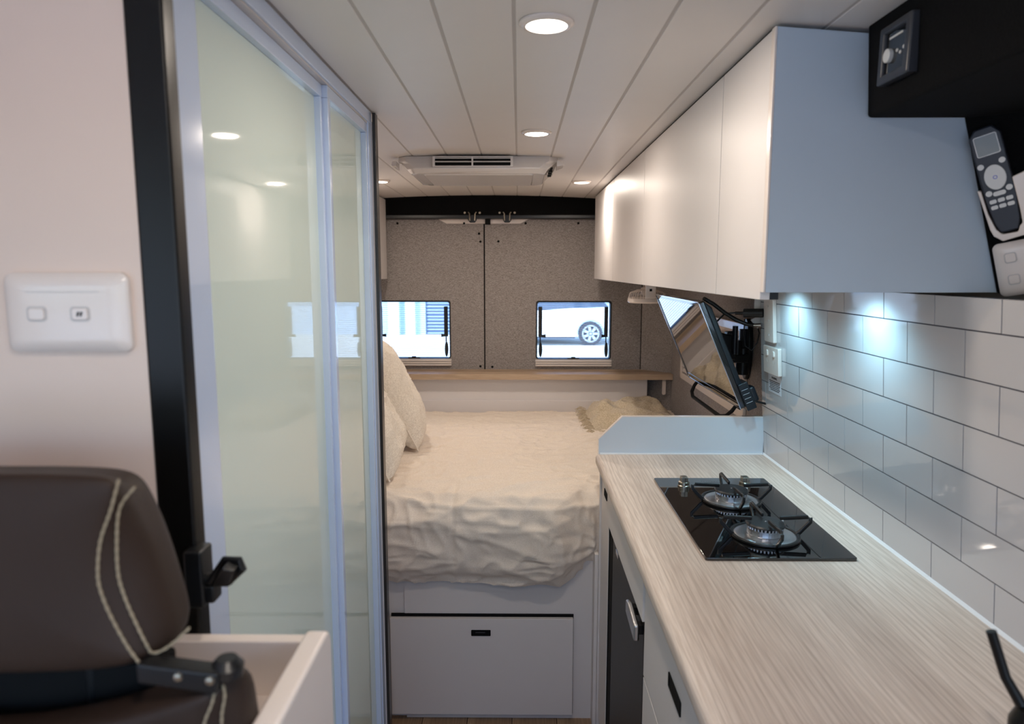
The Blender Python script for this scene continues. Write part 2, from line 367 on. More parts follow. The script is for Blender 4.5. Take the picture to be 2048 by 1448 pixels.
# rear doors: felt panels with a window opening each
def rear_door(name, x0, x1, wx0, wx1, wz0, wz1, screws, wn):
    r = .014
    inner = rrect(wx0, wx1, wz0, wz1, r)
    outer = outer_for(x0, x1, .60, 1.779)
    d = st(name, MB().ring(outer, inner, REAR, REAR + .045), 'felt', bevel=0)
    for sx, sz in screws:
        obj('screw', MB().lathe([(.007, 0), (.006, -.002), (.002, -.003)], (sx, REAR, sz), 12, 'y'), 'matteblack', d)
    # window : rubber frame, glass, stays, latch, blind cassette
    wi = thing(wn, None, None, (wx0, REAR, wz0), kind='structure')
    obj('window_frame', MB().ring(rrect(wx0, wx1, wz0, wz1, r), rrect(wx0 + .009, wx1 - .009, wz0 + .002, wz1 - .010, .012), REAR + .008, REAR + .06), 'rubber', wi)
    obj('pane', MB().box(wx0 + .004, wx1 - .004, REAR + .046, REAR + .049, wz0 + .002, wz1 - .004), 'pane', wi)
    for s_ in (-1, 1):
        xx = wx0 + .028 if s_ < 0 else wx1 - .028
        arm = obj('stay_arm', MB().box(xx - .013, xx + .009, REAR + .014, REAR + .026, wz0 + .13, wz1 - .035).cyl((xx - .002, REAR + .02, wz0 + .16), (xx - .002, REAR + .02, wz0 + .06), .004, n=8), 'rubber', wi, bevel=.001)
        obj('stay_knob', MB().cyl((xx - s_ * .0, REAR + .02, wz0 + .135), (xx - s_ * .030, REAR + .02, wz0 + .135), .006, .010, 12), 'blackpl', arm, smooth=True)
        obj('stay_lever', MB().prism(oval(xx + .0, wz0 + .055, .0105, .045, 16), REAR + .010, REAR + .022), 'rubber', arm, bevel=.002)
    mx_ = (wx0 + wx1) / 2
    obj('window_latch', MB().box(mx_ - .034, mx_ + .034, REAR + .01, REAR + .03, wz0 - .002, wz0 + .007).box(mx_ - .012, mx_ + .012, REAR + .006, REAR + .02, wz0 + .002, wz0 + .013), 'blackpl', wi, bevel=.002)
    cas = obj('blind_cassette', MB().box(wx0 - .003, wx1 + .003, REAR - .010, REAR + .03, wz0 - .042, wz0 - .001), 'plasticgrey', wi, bevel=.003)
    for q in range(3):
        obj('blind_rail', MB().box(wx0 - .002, wx1 + .002, REAR - .016, REAR - .010, wz0 - .039 + q * .013, wz0 - .031 + q * .013), 'plastic', cas, bevel=.0015)
    sm = MB(); nn = 28
    for q in range(nn):
        z = wz0 + (wz1 - wz0) * (q + .5) / nn
        sm.box(wx0 + .01, wx1 - .01, REAR + .034, REAR + .0352, z - .0008, z + .0008)
    obj('screen_pleats', sm, 'plasticgrey', wi, kind='stuff')
    return d
rear_door('door_1', -1.12, -.200, -.830, -.392, .981, 1.320, [(-.69, 1.758), (-.31, 1.758), (-.225, 1.70), (-.218, 1.655), (-.222, .936)], 'window_1')
rear_door('door_2', -.192, .708, .101, .540, .978, 1.318, [(-.115, 1.656), (.04, 1.758), (.34, 1.758), (-.152, .933)], 'window_2')
st('wall_rear', MB().box(-1.22, .88, REAR + .035, REAR + .06, 0, .60).box(-.2, -.192, REAR + .03, REAR + .06, .6, 1.8).box(-1.25, -1.12, REAR, REAR + .05, 0, 1.9).box(-1.25, .9, REAR + .03, REAR + .06, 1.772, 1.93).box(.704, .90, REAR + .046, REAR + .08, 0, 1.9), 'matteblack')
# corner pillar, angled
st('wall_rear_corner', MB().hexa([(.7125, REAR - .002, 0), (.862, 3.90, 0), (.90, 3.93, 0), (.74, REAR + .08, 0), (.7125, REAR - .002, 1.9), (.862, 3.90, 1.9), (.90, 3.93, 1.9), (.74, REAR + .08, 1.9)]), 'felt')
# header above the rear doors, carpet lined, with darker lip
hd = st('wall_rear_header', MB().hexa([(-1.2, REAR - .06, 1.80), (.86, REAR - .06, 1.80), (.86, REAR + .03, 1.80), (-1.2, REAR + .03, 1.80), (-1.2, REAR - .07, 1.93), (.86, REAR - .07, 1.93), (.86, REAR + .03, 1.93), (-1.2, REAR + .03, 1.93)]), 'carpet')
obj('rubber_seal', MB().box(-1.2, .86, REAR - .055, REAR + .02, 1.780, 1.803), 'blackpl', hd, bevel=.004)
obj('painted_sill', MB().prism([(-.46, 1.782), (-.44, 1.772), (-.41, 1.756), (.01, 1.756), (.04, 1.772), (.06, 1.782)], REAR - .0015, REAR + .03), 'plastic', hd)
for cx in (-.259, -.064):
    c_ = thing('door_catch', 'metal striker loop on the black header above the rear doors, %s' % ('left of the door gap' if cx < -.2 else 'right of the door gap'), 'catch', (cx, REAR - .06, 1.80), group='door catches above the rear doors')
    for s_ in (-1, 1):
        obj('striker_prong', MB().tube([(cx + s_ * .022, REAR - .066, 1.815), (cx + s_ * .015, REAR - .070, 1.806), (cx + s_ * .014, REAR - .074, 1.768)], .0035, 8), 'satin', c_, smooth=True)
        obj('bolt', MB().lathe([(.007, 0), (.006, -.004), (.003, -.005)], (cx + s_ * .042, REAR - .060, 1.812), 10, 'y'), 'satin', c_)
    obj('latch_body', MB().prism([(cx - .024, 1.80), (cx - .024, 1.772), (cx - .014, 1.758), (cx + .014, 1.758), (cx + .024, 1.772), (cx + .024, 1.80)], REAR - .066, REAR - .045), 'blackpl', c_, bevel=.002)
obj('door_stop', MB().box(-.190, -.160, REAR - .02, REAR + .0, 1.750, 1.779), 'matteblack', hd)

# ================================================================== PARTITION (left)
wl = st('wall_partition', MB().box(ROOMX0, -.376, .70, .722, 0, zc(-.6) - .001), 'wall')
chn = obj('edge_channel', MB().box(-.376, -.338, .698, .724, 0, zc(-.35) - .001), 'blackmet', wl, bevel=.0035, seg=3)
# rounded lap just before the channel
def switch_plate(name, label, cx, cz, y, w_, h_, buttons, mark=False, mtx=None, loc=None, gang=None):
    """plate facing -Y in its own frame"""
    if mtx is None:
        t = thing(name, label, 'switch', (cx, y, cz)); ox, oy, oz = cx, y, cz
    else:
        t = thing(name, label, 'switch', loc, mtx=mtx); ox = oy = oz = 0
    # pillowed face
    pl = MB(); lv = [(0, 0, .0), (0, .0, .006), (.004, .004, .0105), (.012, .010, .013), (.020, .014, .0135)]
    loops = [rrect(ox - w_ / 2 + a, ox + w_ / 2 - a, oz - h_ / 2 + b, oz + h_ / 2 - b, max(.009 - a * .3, .003), 6) for a, b, d in lv]
    n = len(loops[0]); vs = []; fs = []
    for L_, (a, b, d) in zip(loops, lv): vs += [(p[0], oy - d, p[1]) for p in L_]
    for i in range(len(loops) - 1):
        for q in range(n): fs.append((i * n + q, i * n + (q + 1) % n, (i + 1) * n + (q + 1) % n, (i + 1) * n + q))
    fs += [tuple(range(n)), tuple(range((len(loops) - 1) * n, len(loops) * n))]
    pl.add(vs, fs)
    obj('cover_plate', pl, 'plastic', t, smooth=True)
    return t, ox, oy, oz
t, ox, oy, oz = switch_plate('light_switch', 'white double light switch plate on the pale partition, left of the black edge', -.4485, 1.457, .70, .124, .079, 2)
obj('label_slot', MB().box(ox - .036, ox + .036, oy - .0142, oy - .013, oz + .0205, oz + .0212), 'plasticgrey', t)
for bx in (-.0265, .0165):
    rm = obj('button_recess', MB().ring(rrect(ox + bx - .010, ox + bx + .010, oz - .0085, oz + .0065, .004), rrect(ox + bx - .008, ox + bx + .008, oz - .0070, oz + .0050, .003), oy - .0140, oy - .012), 'plasticgrey', t)
    bt = obj('rocker', MB().prism(rrect(ox + bx - .0078, ox + bx + .0078, oz - .0068, oz + .0048, .003), oy - .0155, oy - .011), 'plastic', t, bevel=.0008)
    if bx > 0:
        g = MB()
        for q in (-.0028, .0004): g.hexa([(ox + bx + q, oy - .0158, oz - .0034), (ox + bx + q + .0018, oy - .0158, oz - .0034), (ox + bx + q + .0018, oy - .0154, oz - .0034), (ox + bx + q, oy - .0154, oz - .0034), (ox + bx + q + .001, oy - .0158, oz + .0012), (ox + bx + q + .0034, oy - .0158, oz + .0012), (ox + bx + q + .0034, oy - .0154, oz + .0012), (ox + bx + q + .001, oy - .0154, oz + .0012)])
        obj('printed_symbol', g, 'ink', bt)
# door catch on the black channel
t = thing('door_latch', 'black latch with folding lever mounted on the black partition edge', 'latch', (-.338, .70, 1.18))
obj('latch_body', MB().box(-.345, -.326, .683, .712, 1.150, 1.212).box(-.330, -.318, .690, .712, 1.152, 1.172), 'blackpl', t, bevel=.003)
obj('latch_pin', MB().cyl((-.330, .695, 1.178), (-.300, .695, 1.178), .006, n=14), 'blackpl', t, smooth=True)
obj('latch_lever', MB().hexa([(-.322, .690, 1.171), (-.302, .690, 1.171), (-.302, .706, 1.171), (-.322, .706, 1.171), (-.296, .662, 1.203), (-.286, .668, 1.198), (-.286, .684, 1.198), (-.298, .684, 1.203)]), 'blackpl', t, bevel=.002)
lv = obj('lever_loop', MB().tube([(-.322, .692, 1.176), (-.303, .688, 1.202), (-.287, .686, 1.202), (-.284, .686, 1.194), (-.303, .690, 1.176)], .0042, 8), 'blackpl', t, smooth=True)

# ================================================================== SHOWER
sh = thing('shower_enclosure', 'tall shower cubicle with milky green glass sliding doors in white frame', 'shower', (-.41, 1.4, 0))
XF = -.385
ZT = zc(-.4) - .002
obj('header_rail', MB().box(-.435, XF + .002, .80, 1.885, 1.874, ZT), 'alu', sh, bevel=.002)
obj('header_groove', MB().box(-.43, XF - .003, .82, 1.87, 1.870, 1.875), 'plasticgrey', sh)
obj('near_jamb', MB().box(-.435, XF, .80, .882, 0, 1.875), 'alu', sh, bevel=.005, seg=3)
obj('far_jamb', MB().box(-.435, XF, 1.852, 1.884, 0, 1.875), 'alu', sh, bevel=.002)
obj('bottom_rail', MB().box(-.435, XF, .80, 1.885, 0, .06), 'alu', sh, bevel=.003)
def sdoor(y0, y1, xg, xf):
    d = obj('sliding_door', MB().box(xg - .004, xg, y0 + .01, y1 - .01, .07, 1.86), 'glass', sh)
    fr = [('door_rail', (xg - .012, xf, y0, y1, 1.845, 1.870)), ('door_rail', (xg - .012, xf, y0, y1, .06, .10)),
          ('door_stile', (xg - .012, xf, y0, y0 + .019, .10, 1.845)), ('door_stile', (xg - .012, xf, y1 - .013, y1, .10, 1.845))]
    for n_, b_ in fr: obj(n_, MB().box(*b_), 'alu', d, bevel=.0015)
    return d
sdoor(.884, 1.474, -.412, -.399)
sdoor(1.476, 1.850, -.402, -.388)
obj('end_wall', MB().box(ROOMX0 + .001, -.382, 1.890, 1.915, 0, zc(-.5) - .022), 'lam', sh)
obj('end_edging', MB().box(-.382, -.374, 1.887, 1.918, 0, zc(-.4) - .002), 'blackedge', sh, bevel=.001)

# ================================================================== OVERHEAD CABINETS (right)
oc = thing('overhead_cabinet', 'long row of white overhead cupboards along the ceiling above the bench', 'cabinet', (.6, 2.5, 1.462))
CY0, CY1 = 1.18, 3.82
def topz(x): return zc(x) - .006
obj('cabinet_body', MB().hexa([(.445, CY0 + .016, 1.462), (.795, CY0 + .016, 1.462), (.795, CY1, 1.462), (.445, CY1, 1.462), (.445, CY0 + .016, topz(.43) - .01), (.795, CY0 + .016, topz(.795)), (.795, CY1, topz(.795)), (.445, CY1, topz(.43) - .01)]), 'lamb', oc)
obj('end_panel', MB().hexa([(.413, CY0, 1.461), (.80, CY0, 1.461), (.80, CY0 + .016, 1.461), (.413, CY0 + .016, 1.461), (.413, CY0, topz(.413)), (.80, CY0, topz(.80)), (.80, CY0 + .016, topz(.80)), (.413, CY0 + .016, topz(.413))]), 'lamday', oc, bevel=.001)
obj('edge_strip', MB().box(.409, .413, CY0, CY0 + .016, 1.461, topz(.41)), 'plastic', oc, bevel=.001)
for a, b in ((CY0 + .018, 1.4645), (1.4685, 2.341), (2.345, 3.078), (3.082, CY1)):
    obj('door', MB().box(.410, .427, a, b, 1.448, 1.883), 'lam', oc, bevel=.0012)
for a in (1.4665, 2.343, 3.080): obj('door_gap_shade', MB().box(.4112, .4275, a - .0024, a + .0024, 1.450, 1.8815), 'gapshade', oc)  # solid dark strips paint the shade into the door seams
obj('top_gap_shade', MB().box(.413, .4455, CY0 + .018, CY1, 1.8835, 1.8875), 'gapshade', oc)  # dark strip paints the shade between door tops and ceiling
obj('catch_block', MB().box(.430, .446, CY0 + .03, CY0 + .05, 1.448, 1.462), 'rubber', oc)
# left overhead cabinet at the rear
oc2 = thing('overhead_cabinet', 'white overhead cupboard at the rear, half hidden behind the shower', 'cabinet', (-.95, 3.0, 1.45))
obj('cabinet_body', MB().box(ROOMX0 + .001, -.76, 1.92, 4.0, 1.455, zc(-.76) - .035), 'lam', oc2)
for a, b in ((1.93, 2.6), (2.603, 3.3), (3.303, 3.985)):
    obj('door', MB().box(-.759, -.743, a, b, 1.445, zc(-.75) - .008), 'lam', oc2, bevel=.0012)

# ================================================================== SPLASHBACK of tiles
LEAN = math.atan(.065)
# local frame: z up the leaning wall, y along van, face at local x=0 facing -x
sb = thing('splashback', 'white tiled splashback with grey joints along the bench wall', 'splashback', (.768, 0, .925), rot=(0, -LEAN, 0))
TY1, TY0 = 2.148, .25
obj('backing_board', MB().box(.0016, .014, TY0, TY1, 0, .530), 'grout', sb)
TW, TH = .1735, .0803
row0 = (1.401 - .925) / math.cos(LEAN)      # joint height 0
zk = [row0 + TH] + [row0 - TH * k for k in range(0, 7)]
rows = [(row0, row0 + .0545)] + [(row0 - TH * (k + 1), row0 - TH * k) for k in range(0, 6)]
for ri, (za, zb) in enumerate(rows):
    za = max(za, .002)
    if zb - za < .01: continue
    # joints of odd rows shift half a tile
    yj = 1.939 + (0 if ri % 2 == 0 else -TW / 2)
    ys = [yj + TW * q for q in range(-12, 4)]
    for q in range(len(ys) - 1):
        a, b = max(ys[q], TY0), min(ys[q + 1], TY1)
        if b - a < .008: continue
        obj('tile', MB().box(0, .0025, a + .0013, b - .0013, za + .0012, zb - .0012), 'tile', sb)
st_ = obj('sealant_bead', MB().hexa([(-.004, TY0, -.0), (.004, TY0, -.0), (.004, TY1, -.0), (-.004, TY1, 0), (-.001, TY0, .006), (.004, TY0, .006), (.004, TY1, .006), (-.001, TY1, .006)]), 'sil', sb)

# ================================================================== BENCH
BZ = .925
bc = thing('kitchen_bench', 'white kitchen base cabinet with drawers and fridge bay, right of the aisle', 'cabinet', (.5, 1.3, 0))
obj('cabinet_body', MB().box(.298, .762, .40, 1.372, .0, .888).box(.298, .762, 1.95, 2.12, .0, .888).box(.262, .762, 1.372, 1.95, .775, .888).box(.60, .762, 1.372, 1.95, 0, .775), 'lamb', bc)
obj('end_panel', MB().box(.256, .762, 2.124, 2.140, 0, .889), 'lamb', bc, bevel=.001)
obj('bay_gap_shade', MB().box(.266, .60, 1.889, 1.9465, .0, .771), 'matteblack', bc)  # black block added to paint the dark gap beside the fridge, no real lining
dn = obj('door', MB().box(.262, .279, 1.949, 2.122, .05, .880), 'lamb', bc, bevel=.0012)
def latch(y, z, parent, w_=.075, h_=.021, x=.262):
    l = obj('latch', MB().ring(rrect(y - w_ / 2, y + w_ / 2, z - h_ / 2, z + h_ / 2, .002, 2), rrect(y - w_ / 2 + .005, y + w_ / 2 - .005, z - h_ / 2 + .004, z + h_ / 2 - .004, .001, 2), x - .0022, x + .001, 'x').box(x - .0005, x + .001, y - w_ / 2 + .003, y + w_ / 2 - .003, z - h_ / 2 + .003, z + h_ / 2 - .003), 'matteblack', parent)
    obj('latch_button', MB().box(x - .002, x, y - w_ / 4, y + w_ / 4, z - .003, z + .004), 'blackpl', l) if False else None
    return l
latch(2.02, .833, dn, .06, .022)
obj('fridge_panel', MB().box(.258, .275, 1.374, 1.944, .772, .882), 'lamb', bc, bevel=.0012)
d1 = obj('drawer', MB().box(.262, .279, .74, 1.369, .658, .880), 'lamb', bc, bevel=.0012)
latch(1.088, .797, d1, .09, .026)
d2 = obj('drawer', MB().box(.262, .279, .74, 1.369, .12, .6535), 'lamb', bc, bevel=.0012)
obj('drawer', MB().box(.262, .279, .40, .737, .12, .882), 'lamb', bc, bevel=.0012)
for (y0_, y1_, z0_, z1_) in ((1.3685, 1.3745, .13, .888), (.74, 1.37, .6530, .6585), (.40, 2.12, .8805, .889), (1.944, 1.9495, .05, .888)): obj('panel_gap_shade', MB().box(.2635, .2795, y0_, y1_, z0_, z1_), 'gapshade', bc)  # dark strips stand in for shade between the bench fronts
fr = thing('fridge', 'black compact fridge with silver handle set into the white bench', 'fridge', (.45, 1.66, .0))
obj('fridge_body', MB().box(.290, .595, 1.39, 1.886, .03, .768), 'matteblack', fr)
fd = obj('fridge_door', MB().box(.266, .289, 1.395, 1.885, .05, .764), 'fridge', fr, bevel=.004)
obj('handle', MB().prism([(1.385, .722), (1.50, .730), (1.502, .760), (1.47, .766), (1.385, .758)], .243, .255, 'x'), 'steel', fd, bevel=.004)
obj('handle_mount', MB().box(.254, .268, 1.40, 1.42, .73, .75).box(.254, .268, 1.47, 1.49, .738, .755), 'blackpl', fd)
obj('door_lock', MB().box(.262, .267, 1.76, 1.80, .742, .756), 'chrome', fd, bevel=.001)
# benchtop with rolled front edge
yb0, yb1 = .40, 2.140
pr = [(.7665, .925), (.256, .925)]
for i in range(1, 9):
    a = R(90 + 90 * i / 8 * 1.0); pr.append((.256 + .0135 * math.cos(a), .9115 + .0135 * math.sin(a)))
pr += [(.2425, .902)]
for i in range(1, 5):
    a = R(180 + 90 * i / 4); pr.append((.2525 + .010 * math.cos(a), .900 + .010 * math.sin(a)))
pr += [(.7665, .890)]
bt = obj('benchtop', MB().prism(pr, yb0, yb1, 'y'), 'oak', smooth=True, label='pale oak woodgrain benchtop with a rolled front edge', cat='benchtop', origin=(.5, 1.27, .9))
# white upstand board at the far end
sp = thing('end_splash_board', 'pale upstand board with a cut corner at the far bench end', 'board', (.5, 2.148, .925))
pp = [(.2525, .900), (.2525, .972), (.325, 1.043), (.765, 1.043), (.765, .900)]
obj('board', MB().prism(pp, 2.1405, 2.156), 'lamsplash', sp)
pe = [(.2525, .972), (.325, 1.043), (.765, 1.043), (.765, 1.0455), (.324, 1.0455), (.2505, .973), (.2505, .900), (.2525, .900)]
obj('edge_strip', MB().prism(pe, 2.1402, 2.156), 'plastic', sp)
obj('sealant_bead', MB().box(.256, .762, 2.134, 2.141, .9252, .929), 'sil', sp)

# ================================================================== COOKTOP
ck = thing('cooktop', 'black glass two burner gas hob set into the oak benchtop', 'cooktop', (.524, 1.6, BZ))
CX0, CX1, CY_0, CY_1 = .372, .674, 1.330, 1.868
obj('glass_plate', MB().prism(rrect(CX0, CX1, CY_0, CY_1, .006), BZ + .0002, BZ + .0065, 'z'), 'gloss', ck, bevel=.0012)
GZ = BZ + .0065
def burner(cx, cy, k):
    b = obj('burner', MB().lathe([(.030, 0), (.030, .012), (.034, .014), (.034, .017), (.036, .018)], (cx, cy, GZ), 40), 'steel', ck, smooth=True)
    obj('drip_plate', MB().lathe([(.063, .0), (.065, .004), (.060, .0060), (.036, .0065), (.031, .0065)], (cx, cy, GZ), 48), 'steel', b, smooth=True)
    obj('base_ring', MB().ring(oval(cx, cy, .072, .072, 48), oval(cx, cy, .0645, .0645, 48), GZ, GZ + .007, 'z'), 'iron', b, bevel=.002)
    tm = MB().lathe([(.0365, .006), (.0375, .008), (.0375, .020), (.030, .0205)], (cx, cy, GZ), 40)
    for q in range(30):
        a = 2 * PI * q / 30; c_, s_ = math.cos(a), math.sin(a)
        tm.cyl((cx + .0352 * c_, cy + .0352 * s_, GZ + .020), (cx + .0352 * c_, cy + .0352 * s_, GZ + .0255), .0027, n=6)
    obj('flame_ring', tm, 'steel', b)
    obj('burner_cap', MB().lathe([(.036, .0252), (.0405, .026), (.0412, .0285), (.038, .0315), (.004, .0322), (.001, .0322)], (cx, cy, GZ), 40), 'cap', b, smooth=True)
    obj('cap_screw', MB().lathe([(.0022, .0322), (.0018, .0332), (.0004, .0334)], (cx, cy, GZ), 12), 'chrome', b)
    obj('spark_plug', MB().cyl((cx + .050, cy + .035, GZ + .004), (cx + .050, cy + .035, GZ + .022), .0022, n=8), 'label', b)
    for q in range(4):
        a = q * PI / 2; c_, s_ = math.cos(a), math.sin(a)
        def pt(r, h): return (cx + c_ * r, cy + s_ * r, GZ + h)
        pts = [pt(.067, .003), pt(.074, .008), pt(.096, .032), pt(.096, .040), pt(.090, .0425), pt(.030 if q % 2 == 0 else .020, .0395)]
        obj('pan_support', MB().ribbon(pts, .0055, .0085, up=(0, 0, 1) if False else (-c_ * .5, -s_ * .5, .86)), 'iron', b, bevel=.0015)
burner(.526, 1.676, 0)
burner(.530, 1.447, 1)
for kx in (.4375, .5975):
    kb = obj('control_knob', MB().lathe([(.016, 0), (.016, .003), (.0145, .004), (.0145, .012), (.013, .013), (.002, .013)], (kx, 1.795, GZ), 28), 'satin', ck, smooth=True)
    obj('knob_grip', MB().box(kx - .0085, kx + .0085, 1.784, 1.806, GZ + .012, GZ + .026), 'satin', kb, bevel=.001)
    obj('knob_mark', MB().box(kx - .0004, kx + .0004, 1.7795, 1.7805, GZ + .004, GZ + .026), 'ink', kb)
mk = MB()
for q in range(7): mk.cyl((.495 + q * .007, 1.838, GZ), (.495 + q * .007, 1.838, GZ + .0002), .0016, n=8)
mk.box(.500, .545, 1.824, 1.8248, GZ, GZ + .0002)
obj('printed_marks', mk, 'bezel', ck)

# ================================================================== BED
def fb(x, y, z):  # layered cloth noise
    p = Vector((x, y, z))
    a = noise.noise(p * 3.0) * .011
    # long diagonal creases from stretched ridge noise
    q = Vector((x * 2.2 + y * .8, y * 9 - x * 1.5, z * 9))
    rid = 1 - abs(noise.noise(q)); a += rid ** 6 * .0095
    q = Vector((x * 13 + y * 5, y * 15 - x * 7, z * 12))
    rid = 1 - abs(noise.noise(q + Vector((noise.noise(p * 4) * 1.5, 0, 0)))); a += rid ** 5 * .0085
    q = Vector((x * 34, y * 34, z * 30)); a += noise.noise(q) * .0020
    return a
def sstep(a, b, v):
    t_ = min(max((v - a) / (b - a), 0), 1); return t_ * t_ * (3 - 2 * t_)
bd = thing('bed', 'wide rear bed with crumpled cream linen over a white storage base', 'bed', (-.1, 2.9, 0))
bm_ = MB()
NX, NY = 300, 330
prof = [(2.165, .50), (2.150, .525), (2.125, .545), (2.108, .60), (2.100, .68), (2.108, .74), (2.135, .778), (2.20, .795), (2.35, .792), (2.7, .775), (3.2, .745), (3.6, .722), (3.8, .705), (3.86, .68), (3.885, .62)]
# cumulative length for sampling
cl = [0]
for i in range(1, len(prof)): cl.append(cl[-1] + math.hypot(prof[i][0] - prof[i - 1][0], prof[i][1] - prof[i - 1][1]))
def pf(s_):
    s_ *= cl[-1]
    for i in range(1, len(prof)):
        if s_ <= cl[i] or i == len(prof) - 1:
            f_ = (s_ - cl[i - 1]) / (cl[i] - cl[i - 1]); a, b = prof[i - 1], prof[i]
            d = Vector((b[0] - a[0], b[1] - a[1])).normalized()
            return a[0] + (b[0] - a[0]) * f_, a[1] + (b[1] - a[1]) * f_, Vector((-d.y, d.x))
import functools
tab = [pf(j / (NY * 1.0)) for j in range(NY + 1)]
# smooth table
for it in range(7):
    tab = [tab[0]] + [((tab[j - 1][0] + tab[j][0] * 2 + tab[j + 1][0]) / 4, (tab[j - 1][1] + tab[j][1] * 2 + tab[j + 1][1]) / 4, (tab[j - 1][2] + tab[j][2] * 2 + tab[j + 1][2]).normalized()) for j in range(1, NY)] + [tab[-1]]
vs = []
X0b, X1b = -1.19, .84
for i in range(NX + 1):
    x = X0b + (X1b - X0b) * i / NX
    rt = sstep(.10, .245, x)          # right corner tucks in at the bench
    for j in range(NY + 1):
        y, z, n2 = tab[j]
        hang = 1 - sstep(.60, .79, z) if y < 2.3 else 0
        # wavy hem, lifts at right corner
        if y < 2.3:
            lift = .05 * sstep(.13, .25, x) + .012 * math.sin(x * 7 + 1) - .012 * math.sin((x + .1) * 3.2)
            lift += -.018 * math.exp(-((x - .07) / .16) ** 2)
            z += lift * hang
            y += .0665 * rt * (1 - sstep(2.12, 2.3, y)) - .012 * hang * math.sin(x * 5 + .6)
            if x > .245: y = max(y, 2.172); 
        a = fb(x, y, z)
        if y < 2.25:   # horizontal folds on the hanging face
            q = Vector((x * 1.8, 0, z * 16 + x * 1.5)); a += (1 - abs(noise.noise(q))) ** 6 * .012 - .002
            # folds radiating from the right corner
            if x > -.2:
                ang = math.atan2(z - .62, .30 - x); rr_ = math.hypot(z - .62, .30 - x)
                a += math.sin(ang * 16) * .004 * sstep(.45, .1, rr_)
            if x < .255: a += .006 * math.exp(-((x + .205) / .006) ** 2) * sstep(.55, .6, z) * -1
        yy, zz = y + n2.x * a, z + n2.y * a
        if x > .245: yy = max(yy, 2.168)
        if zz > .75 or True:
            # shallow dips on top
            if y > 2.3: zz += .012 * noise.noise(Vector((x * 2.2, y * 1.7, 3.1)))
        vs.append((x, yy, zz))
W1 = NY + 1
bm_.add(vs, [(i * W1 + j, (i + 1) * W1 + j, (i + 1) * W1 + j + 1, i * W1 + j + 1) for i in range(NX) for j in range(NY)])
obj('linen_cover', bm_, 'linen', bd, smooth=False)
for p in bpy.data.objects['linen_cover'].data.polygons: p.use_smooth = True
obj('mattress', MB().box(-1.18, .83, 2.22, 3.85, .60, .66), 'linen', bd)
base = obj('bed_base', MB().box(-1.19, .84, 2.192, 3.87, .0, .59).box(-.375, .268, 2.182, 2.192, 0, .60), 'lamb', bd)
obj('side_strip', MB().box(.244, .2555, 2.128, 2.19, 0, .6), 'lamb', bd, bevel=.001)
obj('drawer_gap_shade', MB().box(-.419, .183, 2.178, 2.184, .020, .372), 'matteblack', bd)  # black sheet behind the drawer front paints the shade of its gap
dr = obj('drawer_front', MB().box(-.421, .181, 2.162, 2.178, .024, .363), 'lamb', bd, bevel=.0012)
obj('latch', MB().ring(rrect(-.154, -.090, .305, .325, .002, 2), rrect(-.150, -.094, .309, .321, .001, 2), 2.1595, 2.163).box(-.15, -.094, 2.1612, 2.163, .307, .323), 'matteblack', dr)
obj('latch_button', MB().box(-.140, -.108, 2.1605, 2.163, .315, .318), 'bezel', dr)

# cushions
def cushion(name, label, loc, rot, w_, h_, th, seed):
    t_ = thing(name, label, 'cushion', loc, rot=rot, group='woven cushions at the bed head')
    m_ = MB(); n = 44; vs = []; 
    for side in (1, -1):
        for i in range(n + 1):
            for j in range(n + 1):
                u, v = -1 + 2 * i / n, -1 + 2 * j / n
                e = max(0, (1 - u ** 4)) ** .5 * max(0, (1 - v ** 4)) ** .5
                px = u * (1 - .07 * (1 - v * v) * 0 - .05 * abs(v) ** 3 * 0) * w_ / 2 * (1 - .05 * math.cos(v * PI / 2))
                pz = v * h_ / 2 * (1 - .05 * math.cos(u * PI / 2))
                a = noise.noise(Vector((u * 1.6 + seed, v * 1.6, side))) * .020 + (1 - abs(noise.noise(Vector((u * 3 + seed, v * 2.2 + u * 2, side * 2))))) ** 5 * .012
                vs.append((px, side * (th / 2 * e + a * e), pz + h_ / 2))
    W_ = n + 1
    f_ = []
    for s_ in range(2):
        o_ = s_ * W_ * W_
        for i in range(n):
            for j in range(n): f_.append((o_ + i * W_ + j, o_ + (i + 1) * W_ + j, o_ + (i + 1) * W_ + j + 1, o_ + i * W_ + j + 1))
    m_.add(vs, f_)
    obj('cushion_cover', m_, 'cushion', t_, smooth=True)
    per = [(-1 + 2 * i / 24, -1) for i in range(24)] + [(1, -1 + 2 * i / 24) for i in range(24)] + [(1 - 2 * i / 24, 1) for i in range(24)] + [(-1, 1 - 2 * i / 24) for i in range(25)]
    pts = [(u * w_ / 2 * (1 - .05 * math.cos(v * PI / 2)), 0, v * h_ / 2 * (1 - .05 * math.cos(u * PI / 2)) + h_ / 2) for u, v in per]
    obj('seam', MB().tube(pts, .003, 6), 'cushion', t_, smooth=True)
    return t_
cushion('cushion', 'woven cream cushion at the back of the bed head, the taller one', (-.435, 2.91, .80), (R(27), 0, R(-80)), .52, .45, .17, 1.0)
cushion('cushion', 'woven cream cushion in front of the taller one on the bed', (-.450, 2.42, .812), (R(24), 0, R(-82)), .42, .33, .15, 7.0)
